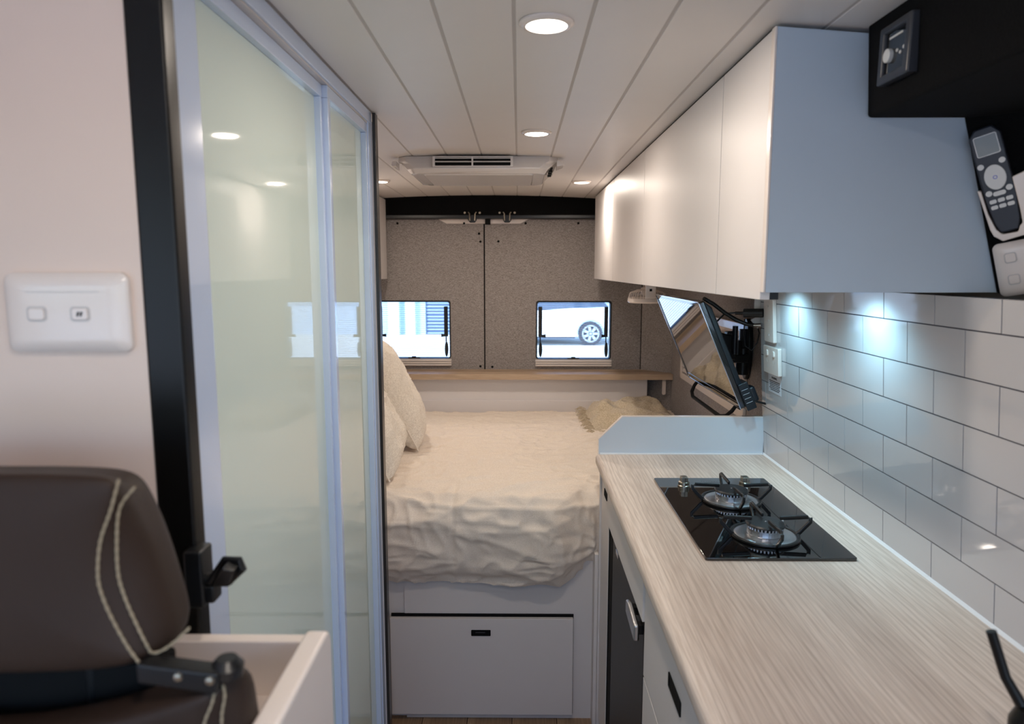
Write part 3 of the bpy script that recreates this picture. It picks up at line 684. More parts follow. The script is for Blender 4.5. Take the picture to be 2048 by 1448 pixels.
# throw heap at far right corner
tm = MB(); n1, n2_ = 70, 50; vs = []
for i in range(n1 + 1):
    for j in range(n2_ + 1):
        u, v = i / n1, j / n2_
        x = .33 + .48 * u; y = 3.15 + .62 * v
        x += .03 * noise.noise(Vector((v * 4, 0, 1))) * (1 - u)
        e = min(1, min(u, 1 - u) * 5) * min(1, min(v, 1 - v) * 5); e = sstep(0, 1, e)
        h = .03 + .055 * (1 - abs(noise.noise(Vector((u * 2.2, v * 3.2 + u * 2.5, 4)))) * 2.0) + .02 * noise.noise(Vector((u * 9, v * 9, 2)))
        vs.append((x, y, .728 + (1 - (y - 3.1)) * .016 + max(h, .004) * e * (.75 + .5 * v)))
tm.add(vs, [(i * (n2_ + 1) + j, (i + 1) * (n2_ + 1) + j, (i + 1) * (n2_ + 1) + j + 1, i * (n2_ + 1) + j + 1) for i in range(n1) for j in range(n2_)])
th = obj('throw_blanket', tm, 'throw', smooth=True, label='crumpled beige fringed throw heaped in the far right bed corner', cat='blanket')
fm = MB()
for q in range(60):
    y = 3.15 + .60 * q / 60; x = .345 + .02 * random.random()
    L_ = .045
    fm.tube([(x, y, .752), (x - L_ * .5, y + random.uniform(-.01, .01), .760), (x - L_, y + random.uniform(-.02, .02), .748)], .0016, 5)
obj('fringe', fm, 'throw', th, kind='stuff')

# shelf and boards behind the bed
sf = thing('rear_shelf', 'long narrow oak shelf below the rear windows', 'shelf', (-.1, 3.95, .889))
obj('shelf_board', MB().hexa([(ROOMX0 + .002, 3.85, .889), (.858, 3.85, .889), (.858, 3.90, .889), (ROOMX0 + .002, REAR - .002, .889), (ROOMX0 + .002, 3.85, .920), (.858, 3.85, .920), (.858, 3.90, .920), (ROOMX0 + .002, REAR - .002, .920)]).hexa([(-1.0, 3.90, .8895), (.858, 3.899, .8895), (.72, REAR - .003, .8895), (-1.0, REAR - .003, .8895), (-1.0, 3.90, .9195), (.858, 3.899, .9195), (.72, REAR - .003, .9195), (-1.0, REAR - .003, .9195)]), 'oakshelf', sf)
obj('support_bracket', MB().prism(rrect(.806, .826, .80, .888, .009), 3.878, 3.882), 'plastic', sf)
st('trim_1', MB().box(ROOMX0 + .002, .725, 3.895, 3.912, .60, .888), 'lam')
st('trim_2', MB().box(ROOMX0 + .002, .722, 3.878, 3.8945, .60, .765), 'lam', bevel=.002)

# ================================================================== SIDE WINDOW behind the screen
wi = thing('window_3', None, None, (.86, 3.2, .94), kind='structure')
obj('window_frame', MB().ring(rrect(2.60, 3.64, .935, 1.295, .03), rrect(2.625, 3.615, .968, 1.262, .02), .846, .8595, 'x'), 'plastic', wi, bevel=.003)
for q in range(11):
    z = .975 + q * .027
    obj('blind_slat', MB().hexa([(.850, 2.63, z), (.8585, 2.63, z + .014), (.8585, 3.61, z + .014), (.850, 3.61, z), (.851, 2.63, z + .001), (.8595, 2.63, z + .015), (.8595, 3.61, z + .015), (.851, 3.61, z + .001)]), 'plastic', wi)

# ================================================================== TV ON ARM
TT = math.atan2(.14, .325)
tv = thing('television', 'black flat television tilted down and held on a wall arm', 'television', (.681, 2.425, 1.078), rot=(0, -TT, 0))
HW, HH = .328, .354
obj('screen', MB().box(-.0035, -.0005, -HW + .012, HW - .012, .022, HH - .012), 'screen', tv)
obj('bezel', MB().ring(rrect(-HW, HW, 0, HH, .006), rrect(-HW + .012, HW - .012, .022, HH - .012, .002), -.005, .010, 'x'), 'gloss', tv, bevel=.001)
obj('bezel_edge', MB().ring(rrect(-HW - .002, HW + .002, -.002, HH + .002, .006), rrect(-HW + .002, HW - .002, .002, HH - .002, .005), -.0065, -.004, 'x'), 'chrome', tv)
obj('back_case', MB().hexa([(.010, -HW, 0), (.010, HW, 0), (.028, HW - .02, .02), (.028, -HW + .004, .02), (.010, -HW, HH), (.010, HW, HH), (.028, HW - .02, HH - .03), (.028, -HW + .004, HH - .03)]), 'tvcase', tv, bevel=.004)
obj('back_bulge', MB().hexa([(.028, -.25, .03), (.028, .25, .03), (.052, .20, .06), (.052, -.20, .06), (.028, -.25, .30), (.028, .25, .30), (.052, .20, .26), (.052, -.20, .26)]), 'tvcase', tv, bevel=.006)
cp_ = obj('control_box', MB().box(.012, .042, -HW - .006, -HW + .05, -.012, .075), 'tvcase', tv, bevel=.002)
for q in range(4):
    obj('button_mark', MB().box(.016, .036, -HW - .0068, -HW - .0058, .012 + q * .014, .0130 + q * .014), 'label', cp_)
obj('socket_pod', MB().box(.040, .062, -HW + .01, -HW + .05, .0, .05), 'tvcase', tv, bevel=.007)
obj('lead_plug', MB().cyl((.05, -HW + .02, .0), (.085, -HW + .02, -.026), .0035, n=10).cyl((.085, -HW + .02, -.026), (.112, -HW + .015, -.046), .008, .005, 12), 'blackpl', tv, smooth=True)
hp = []
for (yy, zz) in ((-.255, .006), (-.262, -.004), (-.262, -.016), (-.245, -.028), (-.20, -.036), (.15, -.036), (.195, -.028), (.215, -.014), (.215, .006)): hp.append((.004 + zz * 1.45, yy, zz * .9))
obj('carry_handle', MB().ribbon(hp, .010, .012, up=(1, 0, 0)), 'matteblack', tv, bevel=.003)
ar = thing('television_mount', 'black folding metal arm between the television and the wall plate', 'bracket', (.858, 2.60, 1.2))
obj('wall_plate', MB().prism(oval(2.595, 1.205, .040, .115, 28), .842, .8595, 'x'), 'blackpl', ar, bevel=.004)
obj('plate_arm', MB().box(.820, .844, 2.585, 2.605, 1.13, 1.28), 'bezel', ar, bevel=.004)
obj('swivel_post', MB().cyl((.815, 2.53, 1.12), (.815, 2.53, 1.165), .024, n=20).cyl((.815, 2.53, 1.166), (.815, 2.53, 1.215), .021, n=20).cyl((.79, 2.52, 1.19), (.79, 2.52, 1.245), .019, n=20), 'blackpl', ar, smooth=True)
obj('arm_link', MB().box(.742, .83, 2.50, 2.54, 1.165, 1.195), 'blackpl', ar, bevel=.004)
obj('arm_link', MB().box(.742, .775, 2.48, 2.52, 1.18, 1.28), 'blackpl', ar, bevel=.004)
obj('pivot', MB().cyl((.768, 2.48, 1.20), (.768, 2.48, 1.30), .010, n=14), 'bezel', ar, smooth=True)
obj('tilt_head', MB().hexa([(.690, 2.43, 1.19), (.745, 2.43, 1.19), (.745, 2.50, 1.19), (.690, 2.50, 1.19), (.668, 2.43, 1.29), (.745, 2.43, 1.27), (.745, 2.50, 1.27), (.668, 2.50, 1.29)]), 'blackpl', ar, bevel=.004)
cab = obj('aerial_cable', MB().tube([(.556, 2.11, 1.412), (.590, 2.13, 1.395), (.63, 2.15, 1.368), (.67, 2.16, 1.345), (.70, 2.155, 1.332), (.722, 2.14, 1.329)], .0062, 10), 'blackpl', smooth=True, label='thick black cable running from the television top to the wall outlet', cat='cable')
obj('metal_connector', MB().cyl((.720, 2.141, 1.329), (.737, 2.125, 1.331), .006, n=12), 'chrome', cab, smooth=True)
c2 = obj('power_lead', MB().tube([(.615, 2.17, 1.34), (.64, 2.18, 1.362), (.67, 2.17, 1.366), (.69, 2.13, 1.366)], .003, 8), 'blackpl', smooth=True, label='thin black lead with chunky black plug in the upper wall outlet', cat='cable')
obj('plug_body', MB().cyl((.664, 2.15, 1.366), (.690, 2.135, 1.367), .005, n=12).cyl((.686, 2.137, 1.367), (.735, 2.110, 1.369), .0135, n=16), 'blackpl', c2, smooth=True)
c3 = obj('loop_lead', MB().tube([(.70, 2.17, 1.345), (.705, 2.19, 1.30), (.715, 2.2, 1.26), (.735, 2.2, 1.245), (.752, 2.2, 1.27), (.757, 2.2, 1.30), (.74, 2.18, 1.335)], .002, 7), 'blackpl', smooth=True, label='thin looped black wire hanging behind the television', cat='cable')

# outlets on the tiles : local frame shared with splashback lean
LM = Matrix.Rotation(-LEAN, 3, 'Y')
def on_tiles(y, z): # world point on the tile face
    return Vector((.768 - .065 * (z - .925), y, z))
def outlet(name, label, y0, y1, z0, z1, cat='socket'):
    c_ = on_tiles((y0 + y1) / 2, (z0 + z1) / 2)
    t_ = thing(name, label, cat, c_, mtx=LM)
    h_, w_ = (z1 - z0) / 2, (y1 - y0) / 2
    obj('cover_plate', MB().prism(rrect(-w_, w_, -h_, h_, .004), -.011, 0, 'x'), 'plastic', t_, bevel=.002)
    return t_, w_, h_
ol, w_, h_ = outlet('wall_outlet', 'tall white outlet plate at the far tile end, under the cabinet', 2.01, 2.085, 1.288, 1.415)
for q in (-.042, .0, .042): obj('plate_screw', MB().cyl((-.0125, 0, q), (-.010, 0, q), .0032, n=12), 'plasticgrey', ol)
pg, w_, h_ = outlet('power_point', 'white double power point on the tiles above the warning sticker', 1.975, 2.095, 1.195, 1.276)
for s_ in (-1, 1):
    rk = obj('rocker_switch', MB().prism(rrect(s_ * .026 - .007, s_ * .026 + .007, .012, .030, .005), -.0145, -.010, 'x'), 'plastic', pg, bevel=.001)
    so = MB()
    for (dy, dz, an) in ((-.006, -.004, 30), (.006, -.004, -30), (0, -.017, 0)):
        c_, s2 = math.cos(R(an)), math.sin(R(an)); cy_ = s_ * .026 + dy; cz_ = dz
        so.hexa([(-.0114, cy_ - .0012 * c_ - .0045 * s2 * -1, cz_ - .0045 * c_), (-.0114, cy_ + .0012 * c_ + .0045 * s2, cz_ - .0045 * c_), (-.010, cy_ + .0012 * c_ + .0045 * s2, cz_ - .0045 * c_), (-.010, cy_ - .0012 * c_ + .0045 * s2, cz_ - .0045 * c_),
                 (-.0114, cy_ - .0012 * c_ - .0045 * s2, cz_ + .0045 * c_), (-.0114, cy_ + .0012 * c_ - .0045 * s2, cz_ + .0045 * c_), (-.010, cy_ + .0012 * c_ - .0045 * s2, cz_ + .0045 * c_), (-.010, cy_ - .0012 * c_ - .0045 * s2, cz_ + .0045 * c_)])
    obj('socket_slots', so, 'plasticgrey', pg)
# warning sticker
sk = thing('warning_sticker', 'small printed warning sticker on the tiles below the power point', 'sticker', on_tiles(2.035, 1.165), mtx=LM)
obj('paper', MB().box(-.0008, 0, -.050, .050, -.028, .026), 'label', sk)
def text_obj(name, s, size, m, parent, loc, rot, align='CENTER', depth=.0002):
    cu = bpy.data.curves.new(name, 'FONT'); cu.body = s; cu.size = size; cu.align_x = align; cu.extrude = depth; cu.space_line = .85
    tmp = bpy.data.objects.new(name, cu); dg = bpy.context.evaluated_depsgraph_get()
    sc.collection.objects.link(tmp); dg.update()
    me = bpy.data.meshes.new_from_object(tmp.evaluated_get(bpy.context.evaluated_depsgraph_get()))
    bpy.data.objects.remove(tmp)
    me.materials.clear(); me.materials.append(M[m])
    o = bpy.data.objects.new(name, me); sc.collection.objects.link(o); o.parent = parent; o.location = loc; o.rotation_euler = rot; PO[o.name] = Vector(loc)
    return o
text_obj('warning_text', 'WARNING', .009, 'ink', sk, (-.0011, 0, .014), (R(90), 0, R(-90)))
lm = MB()
for q in range(6):
    wq = (.086, .08, .088, .076, .086, .07)[q]; z = .007 - q * .0052; y = -wq / 2
    while y < wq / 2 - .004:
        l_ = random.uniform(.004, .011); l_ = min(l_, wq / 2 - y); lm.box(-.0011, -.0008, y, y + l_ - .0016, z - .0012, z + .0012); y += l_
obj('printed_lines', lm, 'ink', sk)
# metal corner bits at the far edge of the tiles
mb_ = thing('angle_bracket', 'small white metal angle bracket at the far tile end near the ceiling cabinet', 'bracket', (.735, 2.15, 1.39))
obj('bracket_plate', MB().box(.722, .742, 2.151, 2.158, 1.375, 1.418), 'plastic', mb_, bevel=.001)
obj('bracket_gusset', MB().prism([(.712, 1.345), (.742, 1.362), (.742, 1.335), (.735, 1.318)], 2.151, 2.156), 'plasticgrey', mb_)

# under-cabinet lamps
for i_, y in enumerate((1.86, 1.44)):
    lp = thing('cabinet_lamp', 'slim round lamp under the overhead cupboards, %s' % ('the one farther from the camera, near the outlets' if i_ == 0 else 'the nearer one, above the hob'), 'lamp', (.64, y, 1.462), group='round lamps under the overhead cupboards')
    obj('lamp_rim', MB().lathe([(.030, 0), (.030, -.006), (.024, -.008), (.023, -.005)], (.64, y, 1.4615), 24), 'plastic', lp, smooth=True)
    obj('lamp_lens', MB().lathe([(.023, 0), (.022, -.0015), (.001, -.002)], (.64, y, 1.4558), 20), 'ledlens', lp)
    ld = bpy.data.lights.new('lamp_light', 'SPOT'); ld.energy = 5.5; ld.color = (.42, .80, 1.0); ld.spot_size = R(140); ld.spot_blend = 1.0; ld.shadow_soft_size = .02
    lo = bpy.data.objects.new('lamp_light', ld); sc.collection.objects.link(lo); lo.parent = lp; lo.location = (-.0, 0, -.012); lo.rotation_euler = (0, R(-22), 0)

# fan under the cabinet
fn = thing('fan', 'small white round fan hung under the overhead cupboards near the television', 'fan', (.536, 2.94, 1.46))
fx, fy, fz = .536, 2.94, 1.374
obj('fan_rim', MB().lathe([(.060, .012), (.078, .004), (.080, -.008), (.074, -.014), (.060, -.015), (.060, -.010)], (fx, fy, fz), 36), 'plastic', fn, smooth=True)
gm = MB()
for q in range(36):
    a = 2 * PI * q / 36; c_, s_ = math.cos(a), math.sin(a)
    gm.tube([(fx + .076 * c_, fy + .076 * s_, fz + .003), (fx + .070 * c_, fy + .070 * s_, fz + .028), (fx + .040 * c_, fy + .040 * s_, fz + .040), (fx + .012 * c_, fy + .012 * s_, fz + .042)], .0013, 5)
obj('guard', gm, 'plastic', fn, smooth=True)
obj('motor_hub', MB().lathe([(.022, .02), (.026, .030), (.026, .046), (.018, .052)], (fx, fy, fz), 20), 'plastic', fn, smooth=True)
for q in range(4):
    a = PI / 2 * q
    bl = [(fx + math.cos(a + d) * r_, fy + math.sin(a + d) * r_, fz + h_) for d, r_, h_ in ((-.25, .02, .022), (.25, .02, .014), (.5, .058, .012), (-.3, .058, .026))]
    obj('fan_blade', MB().add(bl + [(p[0], p[1], p[2] + .0015) for p in bl], [(0, 1, 2, 3), (7, 6, 5, 4), (0, 4, 5, 1), (1, 5, 6, 2), (2, 6, 7, 3), (3, 7, 4, 0)]), 'plasticgrey', fn)
yk = obj('fan_bracket', MB().box(fx - .022, fx + .022, fy - .086, fy - .078, fz + .006, 1.447).box(fx - .058, fx + .058, fy - .086, fy + .03, 1.440, 1.4475), 'plastic', fn, bevel=.003)
obj('bracket_screw', MB().box(fx - .005, fx + .005, fy - .0875, fy - .0855, fz + .036, fz + .046), 'matteblack', yk)

# ================================================================== CEILING DOWNLIGHTS
spots = [(.046, 1.222, 'the nearest and largest, alone over the bench aisle'), (.053, 2.156, 'the middle one, just before the air conditioner'),
         (.288, 3.278, 'far right one, beyond the air conditioner beside the cupboards'), (-.630, 3.255, 'far left one, beyond the air conditioner by the shower'), (.046, .10, 'the one overhead, out of the picture above the cab')]
for (x, y, d_) in spots:
    z = zc(x)
    t_ = thing('downlight', 'round white rimmed ceiling light, ' + d_, 'ceiling light', (x, y, z), group='warm round ceiling downlights')
    tr_ = obj('trim_ring', MB().lathe([(.0455, 0), (.0455, -.003), (.042, -.006), (.037, -.0075), (.0345, -.0070), (.0345, -.001)], (x, y, z), 40), 'plastic', t_, smooth=True)
    obj('lens', MB().lathe([(.0345, -.005), (.030, -.0075), (.018, -.0085), (.001, -.009)], (x, y, z), 36), 'lens', t_, smooth=True)
    ld = bpy.data.lights.new('downlight_glow', 'AREA'); ld.shape = 'DISK'; ld.size = .060; ld.energy = LAMP; ld.color = WARM
    lo = bpy.data.objects.new('downlight_glow', ld); sc.collection.objects.link(lo); lo.parent = t_; lo.location = (0, 0, -.0105)

# ================================================================== AIR CONDITIONER
ac = thing('air_conditioner', 'white ceiling air conditioner with two row front vent', 'air conditioner', (-.148, 2.7, 1.90))
def ringloop(yf, yb, x0, x1, z, ch):  # octagon-ish plan
    return [(x0 + ch, yf, z), (x1 - ch, yf, z), (x1, yf + ch, z), (x1, yb - ch, z), (x1 - ch, yb, z), (x0 + ch, yb, z), (x0, yb - ch, z), (x0, yf + ch, z)]
def loft(loops):
    m_ = MB(); n = len(loops[0]); vs = [p for L_ in loops for p in L_]
    fs = [(i * n + q, i * n + (q + 1) % n, (i + 1) * n + (q + 1) % n, (i + 1) * n + q) for i in range(len(loops) - 1) for q in range(n)]
    fs += [tuple(range(n)), tuple(range(len(vs) - n, len(vs)))]
    return m_.add(vs, fs)
obj('housing', loft([ringloop(2.600, 3.03, -.440, .142, 1.905, .03), ringloop(2.593, 3.03, -.440, .142, 1.886, .03), ringloop(2.590, 3.01, -.422, .124, 1.876, .03), ringloop(2.576, 2.99, -.405, .106, 1.858, .03), ringloop(2.60, 2.965, -.392, .095, 1.842, .025)]), 'acbody', ac, bevel=.004)
obj('bottom_panel', loft([ringloop(2.61, 2.95, -.35, .055, 1.8425, .012), ringloop(2.615, 2.945, -.345, .05, 1.8385, .012)]), 'acbody', ac, bevel=.0015)
# vent on the front face: frame proud, dark recess, louvres
vf = obj('vent_frame', MB().ring(rrect(-.308, -.020, 1.862, 1.899, .003, 2), rrect(-.299, -.029, 1.866, 1.895, .002, 2), 2.566, 2.600), 'acbody', ac, bevel=.001)
obj('vent_recess', MB().box(-.300, -.028, 2.578, 2.60, 1.865, 1.896), 'gapshade', ac)
for q in range(2):
    for (a, b) in ((-.299, -.168), (-.162, -.029)):
        z = 1.8775 + q * .0125
        obj('louvre', MB().hexa([(a, 2.566, z), (b, 2.566, z), (b, 2.576, z + .004), (a, 2.576, z + .004), (a, 2.566, z + .0028), (b, 2.566, z + .0028), (b, 2.576, z + .0068), (a, 2.576, z + .0068)]), 'acbody', vf)
obj('vent_mullion', MB().box(-.168, -.162, 2.564, 2.58, 1.866, 1.895), 'acbody', vf)
for s_, xx in ((-1, -.440), (1, .142)):
    obj('side_clip', MB().hexa([(xx - .004, 2.60, 1.868), (xx + s_ * .022, 2.605, 1.872), (xx + s_ * .022, 2.68, 1.872), (xx - .004, 2.68, 1.862), (xx - .004, 2.60, 1.888), (xx + s_ * .018, 2.605, 1.886), (xx + s_ * .018, 2.68, 1.886), (xx - .004, 2.68, 1.888)]), 'acbody', ac, bevel=.002)
for q in range(6):
    obj('side_slot', MB().box(.112, .126, 2.66 + (q // 2) * .06, 2.69 + (q // 2) * .06, 1.856 + (q % 2) * .011, 1.862 + (q % 2) * .011), 'gapshade', ac)

# ================================================================== BLACK CARPETED BULKHEAD (upper right)
P0 = Vector((.717, 1.178, 1.743)); Vv = Vector((-.263, 0, .9648)).normalized(); Uv = Vector((.7617, -.6138, .2077)).normalized()
Nv = Uv.cross(Vv).normalized()   # points toward the camera side?
if Nv.y > 0: Nv = -Nv
bk = thing('trim_3', None, None, (.72, .9, 1.74), kind='structure')
obj('bulkhead_box', MB().hexa([(.562, .05, 1.741), (.84, .05, 1.741), (.84, 1.178, 1.741), (.562, 1.178, 1.741), (.554, .05, 1.88), (.84, .05, 1.86), (.84, 1.178, 1.86), (.554, 1.178, 1.885)]), 'carpet', bk, bevel=.006, seg=3)
bot = P0 + Vv * (-.2955)
def pt(u, v, n=0): return P0 + Uv * u + Vv * v + Nv * n
L1 = 0.30
obj('pillar_face', MB().hexa([pt(0, -.2955), pt(.055, -.2985), pt(.055, -.2985, -.03) + Vector((.05, 0, 0)), pt(0, -.2955, 0) + Vector((.05, .0, 0)), pt(0, .02), pt(.20, -.02), pt(.20, -.02, -.03) + Vector((.05, 0, 0)), pt(0, .02) + Vector((.05, 0, 0))]), 'carpet', bk, bevel=.004, seg=2)
BM = Matrix((Uv, -Nv, Vv)).transposed()    # local x = along face, -y = out of face, z = up the face
BM = Matrix((Uv, Vv.cross(Uv), Vv)).transposed() if BM.determinant() < 0 else BM
# switch below remote
t, ox, oy, oz = switch_plate('light_switch', 'white switch plate with two stacked buttons on the black carpeted pillar', 0, 0, 0, .094, .088, 2, mtx=BM, loc=pt(.054, -.2565, .001))
for q in (.020, -.016):
    obj('button_recess', MB().ring(rrect(-.033, -.016, q - .009, q + .008, .004), rrect(-.0315, -.0175, q - .0075, q + .0065, .003), -.0145, -.012), 'plasticgrey', t)
    obj('rocker', MB().prism(rrect(-.0315, -.0175, q - .0075, q + .0065, .003), -.0155, -.011), 'plastic', t, bevel=.0008)
# remote
rot_r = Matrix.Rotation(R(-4), 3, 'Y')
rm = thing('remote_control', 'dark remote control with round pad and small grey screen, standing in a white holder', 'remote control', pt(.030, -.118, .014), mtx=BM @ rot_r)
RW = .0215
obj('remote_body', MB().prism([(-RW, .080), (-RW + .010, .093), (RW - .010, .093), (RW, .080), (RW, -.02), (RW * .8, -.060), (RW * .55, -.076), (-RW * .55, -.076), (-RW * .8, -.060), (-RW, -.02)], -.008, .006), 'remote', rm, bevel=.003, seg=3)
obj('display', MB().prism(rrect(-.0145, .0145, .050, .080, .002, 3), -.0090, -.0078), 'lcd', rm)
obj('display_border', MB().ring(rrect(-.0158, .0158, .0487, .0813, .003, 3), rrect(-.0145, .0145, .050, .080, .002, 3), -.0094, -.0078), 'btn', rm)
obj('direction_pad', MB().prism(oval(0, .013, .0145, .020, 28), -.0105, -.0078), 'btn', rm, bevel=.001)
obj('pad_mark', MB().ring(oval(0, .013, .003, .003, 16), oval(0, .013, .002, .002, 16), -.0108, -.0104), 'blue', rm)
for (bx, bz) in ((-.0150, .034), (.0140, .036), (-.0135, -.010), (.0140, -.008)):
    obj('button', MB().cyl((bx, -.0078, bz), (bx, -.0100, bz), .0045, n=14), 'btn', rm)
obj('button', MB().prism(rrect(-.0085, .0085, -.0165, -.0095, .003, 3), -.0100, -.0078), 'btn', rm)
for r_ in range(2):
    for q in range(3):
        cx_, cz_ = -.011 + q * .011, -.024 - r_ * .0095
        obj('button', MB().prism(rrect(cx_ - .0046, cx_ + .0046, cz_ - .003, cz_ + .003, .002, 3), -.0098, -.0078), 'btn', rm)
hl = thing('remote_holder', 'white plastic wall cradle gripping the lower half of the remote control', 'holder', pt(.030, -.118, .002), mtx=BM @ rot_r)
obj('cradle_back', MB().prism([(-.029, -.01), (-.025, -.075), (-.017, -.087), (.035, -.087), (.04, .0), (.04, .012), (.018, .008), (.018, -.01)], -.006, 0), 'plastic', hl, bevel=.002) if False else None
obj('cradle_lip', MB().prism([(-.0275, .000), (-.0225, -.002), (-.0215, -.040), (-.0165, -.068), (-.010, -.078), (.010, -.080), (.014, -.072), (.0185, -.068), (.020, -.045), (.0205, .006), (.055, .012), (.055, -.086), (-.012, -.089), (-.022, -.078), (-.0245, -.066)], -.022, -.002), 'plastic', hl, bevel=.002, seg=3)
# control panel on the side of the bulkhead
cp2 = thing('control_panel', 'dark control panel with knob let into the black carpeted bulkhead near the ceiling', 'control panel', (.560, 1.075, 1.82))
obj('panel_frame', MB().ring([(1.030, 1.857), (1.118, 1.857), (1.120, 1.775), (1.034, 1.775)][::-1], [(1.046, 1.846), (1.104, 1.846), (1.106, 1.788), (1.050, 1.788)][::-1], .545, .562, 'x'), 'bezel', cp2, bevel=.003)
obj('panel_face', MB().prism([(1.044, 1.848), (1.106, 1.848), (1.108, 1.786), (1.048, 1.786)], .550, .562, 'x'), 'gloss', cp2)
obj('dial', MB().cyl((.551, 1.093, 1.813), (.544, 1.093, 1.813), .010, n=20), 'btn', cp2, bevel=.001)
for q in range(3): obj('indicator', MB().cyl((.550, 1.072 - q * .009, 1.815 - (q % 2) * .005), (.5485, 1.072 - q * .009, 1.815 - (q % 2) * .005), .0025, n=10), 'btn', cp2)
obj('display_strip', MB().box(.549, .551, 1.060, 1.096, 1.836, 1.839), 'btn', cp2)

# ================================================================== ROD at near right
rd = thing('rod', 'thin black metal rod on a round black swivel, near bottom right corner', 'rod', (.47, .56, .927))
obj('stem', MB().tube([(.4995, .70, 1.121), (.512, .69, 1.075), (.524, .68, 1.050)], [.0052, .0052, .0058], 12), 'blackmet', rd, smooth=True)
obj('swivel', MB().lathe([(.006, .030), (.014, .026), (.020, .012), (.020, -.010), (.014, -.022), (.010, -.028)], (.532, .675, 1.022), 24), 'blackmet', rd, smooth=True)
obj('post', MB().cyl((.532, .675, .927), (.532, .675, 1.0), .009, n=16), 'blackmet', rd, smooth=True)
obj('foot', MB().cyl((.532, .675, .9255), (.532, .675, .931), .022, n=24), 'blackmet', rd, bevel=.001)

# ================================================================== WHITE GUARD BOX
gb = thing('side_tray', 'white open tray box with raised rounded side, behind the dark seat', 'tray', (-.3, .62, 1.0))
obj('back_board', MB().box(-.42, -.205, .660, .676, .80, 1.1275), 'plastic', gb, bevel=.002)
ps = [(.42, .80), (.42, 1.1365)]
for i in range(0, 7):
    a = R(90 - 90 * i / 6); ps.append((.662 + .018 * math.cos(a), 1.118 + .018 * math.sin(a)))
ps += [(.680, .80)]
obj('side_board', MB().prism(ps, -.216, -.193, 'x'), 'plastic', gb, bevel=.0045, seg=3)
obj('tray_floor', MB().box(-.42, -.214, .612, .660, 1.055, 1.070), 'plastic', gb, bevel=.001)

# ================================================================== SEAT
se = thing('vehicle_seat', 'dark brown leather cab seat with headrest and cream twin stitching', 'seat', (-.42, .54, .4))
K = .54 / .50
def sc_(p, k): return (p[0] * k, 1.5 - (1.5 - p[1]) * k)
hc = -.425
rf = [(-.425, 1.350), (-.36, 1.3505), (-.312, 1.3495), (-.295, 1.346), (-.303, 1.322), (-.3125, 1.298), (-.3165, 1.27), (-.313, 1.25), (-.3055, 1.23), (-.297, 1.212), (-.288, 1.198), (-.330, 1.1925), (-.425, 1.190)]
ro = [(-.425, 1.3505), (-.36, 1.3510), (-.312, 1.3500), (-.290, 1.345), (-.2815, 1.328), (-.272, 1.303), (-.2655, 1.277), (-.262, 1.262), (-.2585, 1.245), (-.2545, 1.226), (-.262, 1.2115), (-.325, 1.1935), (-.425, 1.190)]
def hl_(pts, y, k=1.0, pad=0.):
    pts = [((p[0] + pad * (1 if i_ > 2 else 0)) * k, 1.5 - (1.5 - p[1]) * k) for i_, p in enumerate(pts)]
    c_ = hc * k
    full = pts + [(2 * c_ - p[0], p[1]) for p in reversed(pts[1:-1])]
    return [(p[0], y, p[1]) for p in full]
def mixp(A, B, f_): return [(a[0] + (b[0] - a[0]) * f_, a[1] + (b[1] - a[1]) * f_) for a, b in zip(A, B)]
def inner(A, f_): # shrink toward centre
    cz_ = 1.27
    return [(hc + (p[0] - hc) * f_, cz_ + (p[1] - cz_) * f_) for p in A]
loops = [hl_(inner(rf, .3), .490), hl_(inner(rf, .7), .4915), hl_(inner(rf, .93), .4955), hl_(rf, .500), hl_(mixp(rf, ro, .45), .511, .511 / .5), hl_(mixp(rf, ro, .85), .527, .527 / .5), hl_(ro, .540, .54 / .5), hl_(inner(ro, .97), .572, .54 / .5), hl_(inner(ro, .88), .590, .54 / .5), hl_(inner(ro, .5), .598, .54 / .5)]
hr = obj('headrest', loft(loops), 'leather', se, subs=2, smooth=True)
def stitches(name, pts, parent, r=.0013, L_=.006, g=.0018):
    pts = [Vector(p) for p in pts]; m_ = MB()
    # resample polyline (Catmull)
    dense = []
    for i in range(len(pts) - 1):
        p0, p1, p2, p3 = pts[max(i - 1, 0)], pts[i], pts[i + 1], pts[min(i + 2, len(pts) - 1)]
        for q in range(12):
            t_ = q / 12
            dense.append(.5 * ((2 * p1) + (-p0 + p2) * t_ + (2 * p0 - 5 * p1 + 4 * p2 - p3) * t_ ** 2 + (-p0 + 3 * p1 - 3 * p2 + p3) * t_ ** 3))
    dense.append(pts[-1])
    acc = 0; cur = [dense[0]]
    for a, b in zip(dense, dense[1:]):
        acc += (b - a).length; cur.append(b)
        if acc >= L_:
            m_.tube([cur[0], cur[len(cur) // 2], cur[-1]], [r * .6, r, r * .6], 6); cur = [b]; acc = 0
    return obj(name, m_, 'thread', parent, smooth=True, kind='stuff')
def front_pts(A, idx, y, k=1.0, off=0.): return [(A[i][0] * k, y, 1.5 - (1.5 - A[i][1]) * k) for i in idx]
stitches('stitching', front_pts(rf, range(3, 11), .4985, 1.0), hr)
mid = mixp(rf, ro, .28)
stitches('stitching', [(-.2865, .504, 1.3385)] + front_pts(mid, range(4, 10), .5045, 1.008)[0:] + [(-.284, .508, 1.2035), (-.272, .512, 1.208), (-.2565, .520, 1.222)], hr)
